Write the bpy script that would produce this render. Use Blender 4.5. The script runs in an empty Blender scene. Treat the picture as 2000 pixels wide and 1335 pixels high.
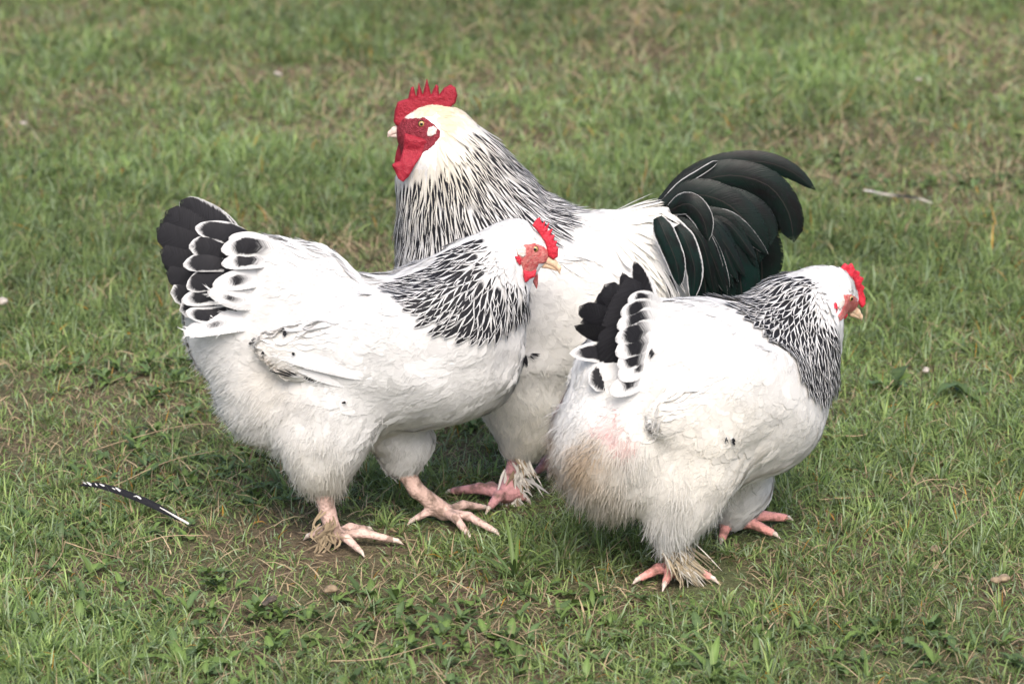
import bpy, math, random
import numpy as np
from mathutils import Vector

rng = np.random.default_rng(11)
SC = bpy.context.scene
COL = SC.collection
A = np.array

# ------------------------------------------------------------------ camera, sky, sun, exposure
PITCH, CAMH, CAMY, FPX = math.radians(16.5), 1.5, -4.2, 6525.0
cam = bpy.data.cameras.new('camera')
cam.sensor_width = 36.0
cam.lens = FPX / 2000 * 36
cam.clip_start, cam.clip_end = 0.05, 2000
cam.dof.use_dof = True
cam.dof.focus_distance = 4.33
cam.dof.aperture_fstop = 6.8
camo = bpy.data.objects.new('camera', cam)
COL.objects.link(camo)
camo.location = (0, CAMY, CAMH)
camo.rotation_euler = (math.pi / 2 - PITCH, 0, 0)
SC.camera = camo

SUN_EL, SUN_AZ = math.radians(50), math.radians(174)      # azimuth clockwise from +Y (away from the camera)
w = bpy.data.worlds.new('World')
SC.world = w
w.use_nodes = True
nt = w.node_tree
sky = nt.nodes.new('ShaderNodeTexSky')
sky.sky_type = 'NISHITA'
sky.sun_disc = False
sky.sun_elevation = SUN_EL
sky.sun_rotation = SUN_AZ
sky.air_density = 0.8
sky.dust_density = 4.0
sky.ozone_density = 0.6
nt.nodes['Background'].inputs['Strength'].default_value = 0.15
nt.links.new(sky.outputs[0], nt.nodes['Background'].inputs['Color'])
sl = bpy.data.lights.new('sun', 'SUN')
sl.energy = 1.6
sl.angle = math.radians(36)
sl.color = (1.0, 0.96, 0.91)
so = bpy.data.objects.new('sun', sl)
COL.objects.link(so)
sd = Vector((math.sin(SUN_AZ) * math.cos(SUN_EL), math.cos(SUN_AZ) * math.cos(SUN_EL), math.sin(SUN_EL)))
so.rotation_euler = sd.to_track_quat('Z', 'Y').to_euler()
SC.view_settings.view_transform = 'Standard'
SC.view_settings.look = 'None'
SC.view_settings.exposure = 0.90
SC.view_settings.gamma = 1.0
SC.cycles.max_bounces = 8
SC.cycles.transparent_max_bounces = 12

CAM = A([0, CAMY, CAMH])
FW = A([0, math.cos(PITCH), -math.sin(PITCH)])
RT = A([1.0, 0, 0])
UP = A([0, math.sin(PITCH), math.cos(PITCH)])


def ray(px, py):
    return FW + RT * (px - 1000) / FPX + UP * (667.5 - py) / FPX


def ground(px, py, z=0.0):
    d = ray(px, py)
    return CAM + d * ((z - CAMH) / d[2])


def project(P):
    q = P - CAM
    z = q @ FW
    return np.stack([1000 + FPX * (q @ RT) / z, 667.5 - FPX * (q @ UP) / z], -1)


def nrm(a):
    return a / np.maximum(np.linalg.norm(a, axis=-1, keepdims=True), 1e-9)


# ------------------------------------------------------------------ small maths helpers
_LAT = np.random.default_rng(5).random((256, 256))


def noise2(x, y):
    xi, yi = np.floor(x).astype(int), np.floor(y).astype(int)
    fx, fy = x - xi, y - yi
    fx, fy = fx * fx * (3 - 2 * fx), fy * fy * (3 - 2 * fy)
    g = lambda i, j: _LAT[i % 256, j % 256]
    return (g(xi, yi) * (1 - fx) + g(xi + 1, yi) * fx) * (1 - fy) + (g(xi, yi + 1) * (1 - fx) + g(xi + 1, yi + 1) * fx) * fy


def fbm(x, y, o=3):
    s, a, t = 0, 1.0, 0
    for i in range(o):
        s = s + a * noise2(x * 2 ** i + 17.3 * i, y * 2 ** i + 5.1 * i)
        t += a
        a *= 0.5
    return s / t


def in_poly(P, poly):
    x, y = P[..., 0], P[..., 1]
    c = np.zeros(x.shape, bool)
    n = len(poly)
    for i in range(n):
        x0, y0 = poly[i]
        x1, y1 = poly[(i + 1) % n]
        if y0 == y1:
            continue
        c ^= ((y0 > y) != (y1 > y)) & (x < (x1 - x0) * (y - y0) / (y1 - y0) + x0)
    return c


def poly_sd(P, poly):
    d = np.full(P.shape[:-1], 1e9)
    n = len(poly)
    for i in range(n):
        a, b = A(poly[i], float), A(poly[(i + 1) % n], float)
        ba = b - a
        t = np.clip(((P - a) @ ba) / max(ba @ ba, 1e-12), 0, 1)
        d = np.minimum(d, np.linalg.norm(P - a - t[..., None] * ba, axis=-1))
    return np.where(in_poly(P, poly), -d, d)


def catmull(pts, n):
    pts = A(pts, float)
    if len(pts) == 2:
        t = np.linspace(0, 1, n)[:, None]
        return pts[0] * (1 - t) + pts[1] * t
    p = np.vstack([2 * pts[0] - pts[1], pts, 2 * pts[-1] - pts[-2]])
    seg = len(pts) - 1
    out = []
    for t in np.linspace(0, seg, n):
        i = min(int(t), seg - 1)
        f = t - i
        a, b, c, d = p[i:i + 4]
        out.append(0.5 * (2 * b + (c - a) * f + (2 * a - 5 * b + 4 * c - d) * f * f + (3 * b - a - 3 * c + d) * f ** 3))
    return A(out)


# ------------------------------------------------------------------ mesh building
def make_mesh(name, V, Q=None, T=None, mat=None, parent=None, cols=None, vecs=None, smooth=True, loc=None, normals=None):
    me = bpy.data.meshes.new(name)
    V = np.asarray(V, np.float32)
    me.vertices.add(len(V))
    me.vertices.foreach_set('co', V.ravel())
    loops, starts, n = [], [], 0
    for F, k in ((Q, 4), (T, 3)):
        if F is not None and len(F):
            F = np.asarray(F, np.int32)
            loops.append(F.ravel())
            starts.append(n + np.arange(len(F), dtype=np.int32) * k)
            n += F.size
    loops = np.concatenate(loops)
    starts = np.concatenate(starts)
    me.loops.add(len(loops))
    me.loops.foreach_set('vertex_index', loops)
    me.polygons.add(len(starts))
    me.polygons.foreach_set('loop_start', starts)
    if smooth:
        me.polygons.foreach_set('use_smooth', np.ones(len(starts), bool))
    for k, a in (cols or {}).items():
        at = me.attributes.new(k, 'FLOAT_COLOR', 'POINT')
        a = np.asarray(a, np.float32)
        if a.shape[1] == 3:
            a = np.hstack([a, np.ones((len(a), 1), np.float32)])
        at.data.foreach_set('color', a.ravel())
    for k, a in (vecs or {}).items():
        at = me.attributes.new(k, 'FLOAT_VECTOR', 'POINT')
        at.data.foreach_set('vector', np.asarray(a, np.float32).ravel())
    if normals is not None:
        at = me.attributes.new('custom_normal', 'FLOAT_VECTOR', 'POINT')
        at.data.foreach_set('vector', np.asarray(nrm(normals), np.float32).ravel())
    me.update(calc_edges=True)
    me.validate()
    o = bpy.data.objects.new(name, me)
    COL.objects.link(o)
    if mat:
        me.materials.append(mat)
    if parent:
        o.parent = parent
    if loc is not None:
        o.location = loc
    return o


def tag(o, label=None, cat=None, group=None, kind=None):
    for k, v in (('label', label), ('category', cat), ('group', group), ('kind', kind)):
        if v:
            o[k] = v
    return o


def surface_nets(F, org, h):
    s = F < 0
    nx, ny, nz = F.shape
    c = [s[i:nx - 1 + i, j:ny - 1 + j, k:nz - 1 + k] for i in (0, 1) for j in (0, 1) for k in (0, 1)]
    cnt = sum(x.astype(np.int8) for x in c)
    I = np.argwhere((cnt > 0) & (cnt < 8))
    idx = -np.ones((nx - 1, ny - 1, nz - 1), np.int64)
    idx[I[:, 0], I[:, 1], I[:, 2]] = np.arange(len(I))
    corners = A([[i, j, k] for i in (0, 1) for j in (0, 1) for k in (0, 1)])
    acc = np.zeros((len(I), 3))
    num = np.zeros(len(I))
    for a in range(8):
        for b in range(a + 1, 8):
            df = corners[b] - corners[a]
            if np.abs(df).sum() != 1:
                continue
            pa, pb = I + corners[a], I + corners[b]
            fa, fb = F[pa[:, 0], pa[:, 1], pa[:, 2]], F[pb[:, 0], pb[:, 1], pb[:, 2]]
            m = (fa < 0) != (fb < 0)
            t = np.where(m, fa / np.where(m, fa - fb, 1), 0)
            acc += np.where(m[:, None], corners[a] + t[:, None] * df, 0)
            num += m
    V = org + (I + acc / num[:, None]) * h
    quads = []
    for ax in range(3):
        b, c_ = (ax + 1) % 3, (ax + 2) % 3
        sl0 = [slice(None)] * 3
        sl1 = [slice(None)] * 3
        sl0[ax], sl1[ax] = slice(0, -1), slice(1, None)
        s0, s1 = s[tuple(sl0)], s[tuple(sl1)]
        E = np.argwhere(s0 != s1)
        ok = (E[:, b] > 0) & (E[:, c_] > 0) & (E[:, b] < F.shape[b] - 1) & (E[:, c_] < F.shape[c_] - 1)
        E = E[ok]
        eb, ec = np.zeros(3, int), np.zeros(3, int)
        eb[b], ec[c_] = 1, 1
        g = lambda P: idx[P[:, 0], P[:, 1], P[:, 2]]
        q = np.stack([g(E - eb - ec), g(E - ec), g(E), g(E - eb)], 1)
        inside = s[E[:, 0], E[:, 1], E[:, 2]]
        q[~inside] = q[~inside][:, ::-1]
        quads.append(q)
    return V, np.concatenate(quads)


def smin(a, b, k):
    if k <= 0:
        return np.minimum(a, b)
    h = np.maximum(k - np.abs(a - b), 0) / k
    return np.minimum(a, b) - h * h * k * 0.25


class Field:
    def __init__(s, lo, hi, h):
        s.lo, s.h = A(lo, float), h
        s.n = np.ceil((A(hi) - s.lo) / h).astype(int) + 1
        s.F = np.full(s.n, 0.2)
        s.ax = [s.lo[i] + np.arange(s.n[i]) * h for i in range(3)]

    def cone(s, a, b, ra, rb, k=1.0, blend=0.02, F=None):
        F = s.F if F is None else F
        a, b = A(a, float), A(b, float)
        m = blend + 0.03
        lo = np.minimum(a - ra * A([1, max(k, .4), 1]), b - rb * A([1, max(k, .4), 1])) - m
        hi = np.maximum(a + ra * A([1, max(k, .4), 1]), b + rb * A([1, max(k, .4), 1])) + m
        i0 = np.clip(((lo - s.lo) / s.h).astype(int), 0, s.n)
        i1 = np.clip(((hi - s.lo) / s.h).astype(int) + 2, 0, s.n)
        if (i1 <= i0).any():
            return
        X, Y, Z = np.ix_(*[s.ax[i][i0[i]:i1[i]] for i in range(3)])
        ba = (b - a) / A([1, k, 1])
        qx, qy, qz = X - a[0], (Y - a[1]) / k, Z - a[2]
        t = np.clip((qx * ba[0] + qy * ba[1] + qz * ba[2]) / max(ba @ ba, 1e-12), 0, 1)
        d = np.sqrt((qx - t * ba[0]) ** 2 + (qy - t * ba[1]) ** 2 + (qz - t * ba[2]) ** 2) - (ra + (rb - ra) * t)
        sub = tuple(slice(i0[i], i1[i]) for i in range(3))
        F[sub] = smin(F[sub], d * min(1, k ** .5), blend)

    def sample(s, P):
        q = np.clip((P - s.lo) / s.h, 0, s.n - 1.001)
        i = q.astype(int)
        f = q - i
        x, y, z = i[..., 0], i[..., 1], i[..., 2]
        fx, fy, fz = f[..., 0], f[..., 1], f[..., 2]
        F = s.F
        c0 = (F[x, y, z] * (1 - fx) + F[x + 1, y, z] * fx) * (1 - fy) + (F[x, y + 1, z] * (1 - fx) + F[x + 1, y + 1, z] * fx) * fy
        z1 = z + 1
        c1 = (F[x, y, z1] * (1 - fx) + F[x + 1, y, z1] * fx) * (1 - fy) + (F[x, y + 1, z1] * (1 - fx) + F[x + 1, y + 1, z1] * fx) * fy
        return c0 * (1 - fz) + c1 * fz

    def grad(s, P):
        e = s.h * 1.3
        g = np.stack([s.sample(P + e * A(v)) - s.sample(P - e * A(v)) for v in ((1, 0, 0), (0, 1, 0), (0, 0, 1))], -1)
        return g / (2 * e)


# ------------------------------------------------------------------ node materials
class N:
    def __init__(s, name):
        s.m = bpy.data.materials.new(name)
        s.m.use_nodes = True
        s.t = s.m.node_tree
        s.t.nodes.clear()

    def add(s, typ, ins=None, **kw):
        n = s.t.nodes.new(typ)
        for k, v in kw.items():
            setattr(n, k, v)
        for k, v in (ins or {}).items():
            if isinstance(v, bpy.types.NodeSocket):
                s.t.links.new(v, n.inputs[k])
            else:
                n.inputs[k].default_value = v
        return n

    def math(s, op, a, b=0.0, c=0.0, clamp=False):
        n = s.add('ShaderNodeMath', {0: a, 1: b, 2: c}, operation=op)
        n.use_clamp = clamp
        return n.outputs[0]

    def ramp(s, v, lo, hi, a=0.0, b=1.0):
        return s.add('ShaderNodeMapRange', {0: v, 1: lo, 2: hi, 3: a, 4: b}).outputs[0]

    def mix(s, f, a, b):
        n = s.add('ShaderNodeMix', data_type='RGBA')
        for k, v in ((0, f), (6, a), (7, b)):
            if isinstance(v, bpy.types.NodeSocket):
                s.t.links.new(v, n.inputs[k])
            else:
                n.inputs[k].default_value = v
        return n.outputs[2]

    def attr(s, name):
        return s.add('ShaderNodeAttribute', attribute_name=name)

    def out(s, sh):
        o = s.add('ShaderNodeOutputMaterial')
        s.t.links.new(sh, o.inputs[0])
        return s.m


def rgb(r, g, b):
    return (r, g, b, 1.0)


def mat_feather(name, sheen=False, fray=True, transl=0.22, freq=60.0, ragged=0.22, green=(0.003, 0.009, 0.007)):
    n = N(name)
    col = n.attr('Col')
    ink = n.attr('Ink')
    uv = n.attr('fuv')
    sx = n.add('ShaderNodeSeparateXYZ', {0: uv.outputs['Vector']})
    c = n.math('ABSOLUTE', sx.outputs[0])
    y = sx.outputs[1]
    rnd = ink.outputs['Alpha']
    si = n.add('ShaderNodeSeparateColor', {0: ink.outputs['Color']})
    barb = n.math('SUBTRACT', n.math('MULTIPLY', y, freq), n.math('MULTIPLY', c, freq / 12 + 4))
    vec = n.add('ShaderNodeCombineXYZ', {0: barb, 1: n.math('MULTIPLY', rnd, 91.0), 2: n.math('MULTIPLY', sx.outputs[0], 1.2)})
    nz = n.add('ShaderNodeTexNoise', {'Vector': vec.outputs[0], 'Scale': 0.8, 'Detail': 2.0}).outputs[0]
    nz0 = n.math('SUBTRACT', nz, 0.5)
    c2 = n.math('ADD', c, n.math('MULTIPLY', nz0, 0.28))
    y2 = n.math('ADD', n.math('ADD', y, n.math('MULTIPLY', nz0, 0.16)), n.math('MULTIPLY', n.math('MULTIPLY', c, c), 0.10))
    lo = n.add('ShaderNodeTexNoise', {'Vector': n.add('ShaderNodeCombineXYZ', {0: n.math('MULTIPLY', y, 3.0), 1: n.math('MULTIPLY', rnd, 53.0), 2: sx.outputs[0]}).outputs[0], 'Scale': 1.6, 'Detail': 2.0}).outputs[0]
    c2 = n.math('ADD', c2, n.math('MULTIPLY', n.math('SUBTRACT', lo, 0.5), ragged))
    m1 = n.ramp(n.math('SUBTRACT', c2, si.outputs[0]), 0.07, -0.07)
    m2 = n.ramp(n.math('SUBTRACT', n.math('ADD', y2, n.math('SUBTRACT', n.math('MULTIPLY', nz0, 0.12), n.math('MULTIPLY', c, 0.15))), si.outputs[1]), -0.09, 0.09)
    m3 = n.ramp(n.math('SUBTRACT', y2, si.outputs[2]), 0.05, -0.05)
    m = n.math('MULTIPLY', n.math('MULTIPLY', m1, m2), m3)
    if sheen:
        lw = n.add('ShaderNodeLayerWeight', {'Blend': 0.35}).outputs['Facing']
        n2 = n.add('ShaderNodeTexNoise', {'Scale': 22.0, 'Detail': 1.0}).outputs[0]
        inkc = n.mix(n.ramp(lo, 0.3, 0.6), rgb(0.004, 0.004, 0.004), rgb(*green))
        inkc = n.mix(n.ramp(nz, 0.55, 0.8, 0.0, 0.55), inkc, rgb(0.010, 0.011, 0.0105))
        inkc = n.mix(n.ramp(c, 0.035, 0.02), inkc, rgb(0.022, 0.020, 0.018))
        inkc = n.mix(n.math('MULTIPLY', n.ramp(n2, 0.62, 0.75), 0.5), inkc, rgb(0.016, 0.011, 0.018))
    else:
        inkc = n.mix(n.ramp(nz, 0.3, 0.7), rgb(0.008, 0.008, 0.010), rgb(0.018, 0.018, 0.021))
    base = n.mix(m, n.mix(n.math('MULTIPLY', n.ramp(nz, 0.55, 0.85), 0.06), col.outputs['Color'], rgb(0.45, 0.43, 0.4)), inkc)
    bump = n.add('ShaderNodeBump', {'Height': nz, 'Strength': 0.5 if sheen else 0.15, 'Distance': 0.0006})
    rough = n.ramp(m, 0, 1, 0.7, 0.32 if sheen else 0.55)
    p = n.add('ShaderNodeBsdfPrincipled', {'Base Color': base, 'Roughness': rough, 'Specular IOR Level': n.ramp(m, 0, 1, 0.12, 0.16 if sheen else 0.12), 'Normal': bump.outputs[0]})
    tr = n.add('ShaderNodeBsdfTranslucent', {'Color': base})
    sh = n.add('ShaderNodeMixShader', {0: n.ramp(m, 0, 1, transl, 0.03), 1: p.outputs[0], 2: tr.outputs[0]}).outputs[0]
    if fray:
        a = n.math('MULTIPLY', n.ramp(c, 0.86, 1.04), n.ramp(nz, 0.5, 0.62))
        a2 = n.math('MULTIPLY', n.ramp(y, 0.95, 1.0), n.ramp(nz, 0.48, 0.6))
        al = n.math('MAXIMUM', a, a2)
        tp = n.add('ShaderNodeBsdfTransparent')
        sh = n.add('ShaderNodeMixShader', {0: al, 1: sh, 2: tp.outputs[0]}).outputs[0]
    return n.out(sh)


def mat_fluff():
    n = N('down_fluff')
    col = n.attr('Col').outputs['Color']
    p = n.add('ShaderNodeBsdfPrincipled', {'Base Color': col, 'Roughness': 0.85, 'Specular IOR Level': 0.08})
    tr = n.add('ShaderNodeBsdfTranslucent', {'Color': col})
    return n.out(n.add('ShaderNodeMixShader', {0: 0.2, 1: p.outputs[0], 2: tr.outputs[0]}).outputs[0])


def mat_body():
    n = N('bird_body')
    a = n.attr('Col')
    tc = n.add('ShaderNodeTexCoord').outputs['Object']
    vo = n.add('ShaderNodeTexVoronoi', {'Vector': tc, 'Scale': 260.0}).outputs[0]
    nz = n.add('ShaderNodeTexNoise', {'Vector': tc, 'Scale': 60.0, 'Detail': 3.0}).outputs[0]
    skin = a.outputs['Alpha']
    dirt = n.math('MULTIPLY', skin, n.ramp(nz, 0.48, 0.62))
    base = n.mix(n.math('MULTIPLY', dirt, 0.72), a.outputs['Color'], rgb(0.10, 0.07, 0.045))
    bump = n.add('ShaderNodeBump', {'Height': vo, 'Strength': n.math('MULTIPLY', skin, 0.7), 'Distance': 0.0015})
    p = n.add('ShaderNodeBsdfPrincipled', {'Base Color': base, 'Roughness': 0.6, 'Specular IOR Level': 0.25, 'Normal': bump.outputs[0]})
    return n.out(p.outputs[0])


def mat_flesh(name, c1, c2, scale=520.0, rough=0.58, strength=0.7):
    n = N(name)
    tc = n.add('ShaderNodeTexCoord').outputs['Object']
    vo = n.add('ShaderNodeTexVoronoi', {'Vector': tc, 'Scale': scale}).outputs[0]
    nz = n.add('ShaderNodeTexNoise', {'Vector': tc, 'Scale': 220.0, 'Detail': 4.0}).outputs[0]
    base = n.mix(n.ramp(nz, 0.35, 0.68), rgb(*c1), rgb(*c2))
    bump = n.add('ShaderNodeBump', {'Height': n.math('ADD', vo, n.math('MULTIPLY', nz, 1.2)), 'Strength': strength, 'Distance': 0.0012})
    p = n.add('ShaderNodeBsdfPrincipled', {'Base Color': base, 'Roughness': rough, 'Specular IOR Level': 0.3, 'Normal': bump.outputs[0],
              'Subsurface Weight': 0.12, 'Subsurface Radius': (0.004, 0.0012, 0.0008), 'Subsurface Scale': 0.5})
    return n.out(p.outputs[0])


def mat_eye():
    n = N('eye')
    tc = n.add('ShaderNodeTexCoord').outputs['Object']
    s = n.add('ShaderNodeSeparateXYZ', {0: tc})
    r = n.math('SQRT', n.math('ADD', n.math('POWER', s.outputs[0], 2.0), n.math('POWER', s.outputs[2], 2.0)))
    base = n.mix(n.ramp(r, 0.0019, 0.0021), rgb(0.004, 0.004, 0.004), rgb(0.36, 0.24, 0.08))
    base = n.mix(n.ramp(r, 0.0036, 0.0041), base, rgb(0.02, 0.012, 0.01))
    return n.out(n.add('ShaderNodeBsdfPrincipled', {'Base Color': base, 'Roughness': 0.06, 'Specular IOR Level': 0.6}).outputs[0])


def mat_leaf(name, rough=0.5, transl=0.3, spec=0.3):
    n = N(name)
    col = n.attr('Col').outputs['Color']
    p = n.add('ShaderNodeBsdfPrincipled', {'Base Color': col, 'Roughness': rough, 'Specular IOR Level': spec})
    tr = n.add('ShaderNodeBsdfTranslucent', {'Color': col})
    return n.out(n.add('ShaderNodeMixShader', {0: transl, 1: p.outputs[0], 2: tr.outputs[0]}).outputs[0])


def mat_ground():
    n = N('soil_and_thatch')
    tc = n.add('ShaderNodeTexCoord').outputs['Object']
    n1 = n.add('ShaderNodeTexNoise', {'Vector': tc, 'Scale': 5.0, 'Detail': 5.0, 'Roughness': 0.65}).outputs[0]
    n2 = n.add('ShaderNodeTexNoise', {'Vector': tc, 'Scale': 120.0, 'Detail': 4.0}).outputs[0]
    n3 = n.add('ShaderNodeTexNoise', {'Vector': tc, 'Scale': 420.0, 'Detail': 2.0}).outputs[0]
    c = n.mix(n.ramp(n2, 0.35, 0.65), rgb(0.075, 0.056, 0.038), rgb(0.15, 0.115, 0.075))
    c = n.mix(n.math('MULTIPLY', n.ramp(n1, 0.42, 0.6), 0.7), c, rgb(0.075, 0.105, 0.042))
    c = n.mix(n.ramp(n3, 0.62, 0.72, 0, 0.5), c, rgb(0.26, 0.20, 0.12))
    bump = n.add('ShaderNodeBump', {'Height': n.math('ADD', n2, n.math('MULTIPLY', n3, 0.4)), 'Strength': 0.8, 'Distance': 0.01})
    return n.out(n.add('ShaderNodeBsdfPrincipled', {'Base Color': c, 'Roughness': 0.95, 'Specular IOR Level': 0.1, 'Normal': bump.outputs[0]}).outputs[0])


def mat_stone(name, c1, c2):
    n = N(name)
    tc = n.add('ShaderNodeTexCoord').outputs['Object']
    nz = n.add('ShaderNodeTexNoise', {'Vector': tc, 'Scale': 150.0, 'Detail': 5.0}).outputs[0]
    c = n.mix(n.ramp(nz, 0.35, 0.65), rgb(*c1), rgb(*c2))
    bump = n.add('ShaderNodeBump', {'Height': nz, 'Strength': 0.5, 'Distance': 0.002})
    return n.out(n.add('ShaderNodeBsdfPrincipled', {'Base Color': c, 'Roughness': 0.8, 'Normal': bump.outputs[0]}).outputs[0])


M_FEATHER = mat_feather('feather_vane')
M_CONTOUR = mat_feather('contour_feather', fray=False, transl=0.24)
M_SHEEN = mat_feather('feather_vane_green_sheen', sheen=True, freq=190.0)
M_GREEN = mat_feather('feather_vane_strong_green', sheen=True, freq=190.0, green=(0.004, 0.014, 0.0115))
M_TAIL = mat_feather('tail_vane', freq=150.0, ragged=0.5)
M_FLUFF = mat_fluff()
M_BODY = mat_body()
M_COMB_C = mat_flesh('comb_crimson', (0.24, 0.009, 0.022), (0.30, 0.018, 0.032))
M_FACE_C = mat_flesh('face_crimson', (0.15, 0.010, 0.018), (0.25, 0.030, 0.044), strength=1.0)
M_COMB_R = mat_flesh('comb_red', (0.48, 0.016, 0.034), (0.55, 0.035, 0.055))
M_FACE_R = mat_flesh('face_pink_red', (0.44, 0.085, 0.085), (0.56, 0.22, 0.19), strength=0.7)
M_LOBE = mat_flesh('earlobe_white', (0.60, 0.47, 0.42), (0.72, 0.66, 0.60), strength=0.6)
M_BEAK = mat_flesh('beak_horn', (0.55, 0.36, 0.24), (0.66, 0.50, 0.34), scale=80, rough=0.4, strength=0.15)
M_BEAK_P = mat_flesh('beak_pale', (0.58, 0.44, 0.38), (0.66, 0.54, 0.47), scale=80, rough=0.4, strength=0.15)
M_CLAW = mat_flesh('claw_horn', (0.42, 0.33, 0.27), (0.6, 0.52, 0.45), scale=80, rough=0.45, strength=0.2)
M_EYE = mat_eye()
M_GRASS = mat_leaf('grass_blade', 0.55, 0.4, 0.3)
M_STRAW = mat_leaf('dry_straw', 0.7, 0.15, 0.2)
M_LEAF = mat_leaf('broad_leaf', 0.5, 0.25, 0.3)
M_GROUND = mat_ground()
M_QUILL = mat_stone('feather_quill', (0.55, 0.52, 0.47), (0.7, 0.67, 0.62))

# ------------------------------------------------------------------ feathers
PROFILE = {
    'round': lambda s: np.where(s < .5, .45 + .55 * np.sin(np.clip(s / .5, 0, 1) * math.pi / 2), np.sqrt(np.clip(1 - ((s - .5) / .505) ** 2, 0, 1))),
    'lance': lambda s: np.where(s < .4, .5 + .5 * np.sin(s / .4 * math.pi / 2), np.clip(np.cos(np.clip((s - .4) / .6, 0, 1) * math.pi / 2), 0, 1) ** .8),
    'sickle': lambda s: np.where(s < .3, .45 + .55 * np.sin(s / .3 * math.pi / 2), np.clip(1 - np.clip((s - .3) / .7, 0, 1) ** 3.2, 0, 1) ** .75),
    'blunt': lambda s: np.where(s < .4, .55 + .45 * np.sin(s / .4 * math.pi / 2), np.clip(1 - np.clip((s - .4) / .6, 0, 1) ** 5, 0, 1) ** .5),
    'strand': lambda s: 1 - .75 * s,
}


class Acc:
    def __init__(s):
        s.V, s.Q, s.uv, s.col, s.ink, s.nn, s.n = [], [], [], [], [], [], 0

    def feathers(s, path, nor, W, prof, NC=3, camber=0.25, col=(0.8, 0.8, 0.78), ink=(-1, 0, 1), soft=0.5, bn=None):
        """path, nor: (N,NA,3); W (N,) full width; one vane per row"""
        Nn, NA = path.shape[:2]
        tan = nrm(np.gradient(path, axis=1))
        side = nrm(np.cross(nor, tan))
        up = nrm(np.cross(tan, side))
        sv = np.linspace(0, 1, NA)
        w = PROFILE[prof](sv)
        c = np.linspace(-1, 1, NC)
        W = np.broadcast_to(np.asarray(W, float), (Nn,))
        hw = W[:, None] * 0.5 * w[None, :]
        P = path[:, :, None, :] + side[:, :, None, :] * (hw[:, :, None] * c)[..., None] - up[:, :, None, :] * (hw[:, :, None] * camber * c ** 2)[..., None]
        s.V.append(P.reshape(-1, 3))
        base = s.n + np.arange(Nn)[:, None, None] * NA * NC + np.arange(NA - 1)[None, :, None] * NC + np.arange(NC - 1)[None, None, :]
        q = np.stack([base, base + NC, base + NC + 1, base + 1], -1).reshape(-1, 4)
        s.Q.append(q)
        own = up[:, :, None, :] + side[:, :, None, :] * (c * 2 * camber)[None, None, :, None]
        s.nn.append((nrm(own) * (1 - soft) + (nor if bn is None else bn)[:, :, None, :] * soft).reshape(-1, 3))
        s.n += Nn * NA * NC
        uv = np.zeros((Nn, NA, NC, 3))
        uv[..., 0] = c
        uv[..., 1] = sv[None, :, None]
        s.uv.append(uv.reshape(-1, 3))
        col = np.broadcast_to(np.asarray(col, float), (Nn, 3))
        s.col.append(np.repeat(col, NA * NC, 0))
        ink = np.broadcast_to(np.asarray(ink, float), (Nn, 3))
        ink = np.hstack([ink, rng.random((Nn, 1))])
        s.ink.append(np.repeat(ink, NA * NC, 0))

    def join(s, o):
        for k in ('V', 'uv', 'col', 'ink', 'nn'):
            getattr(s, k).extend(getattr(o, k))
        s.Q.extend([x + s.n for x in o.Q])
        s.n += o.n

    def build(s, name, mat, parent=None, loc=None):
        if not s.V:
            return None
        return make_mesh(name, np.concatenate(s.V), np.concatenate(s.Q), None, mat, parent,
                         {'Col': np.concatenate(s.col), 'Ink': np.concatenate(s.ink)}, {'fuv': np.concatenate(s.uv)}, loc=loc, normals=np.concatenate(s.nn))


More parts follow.
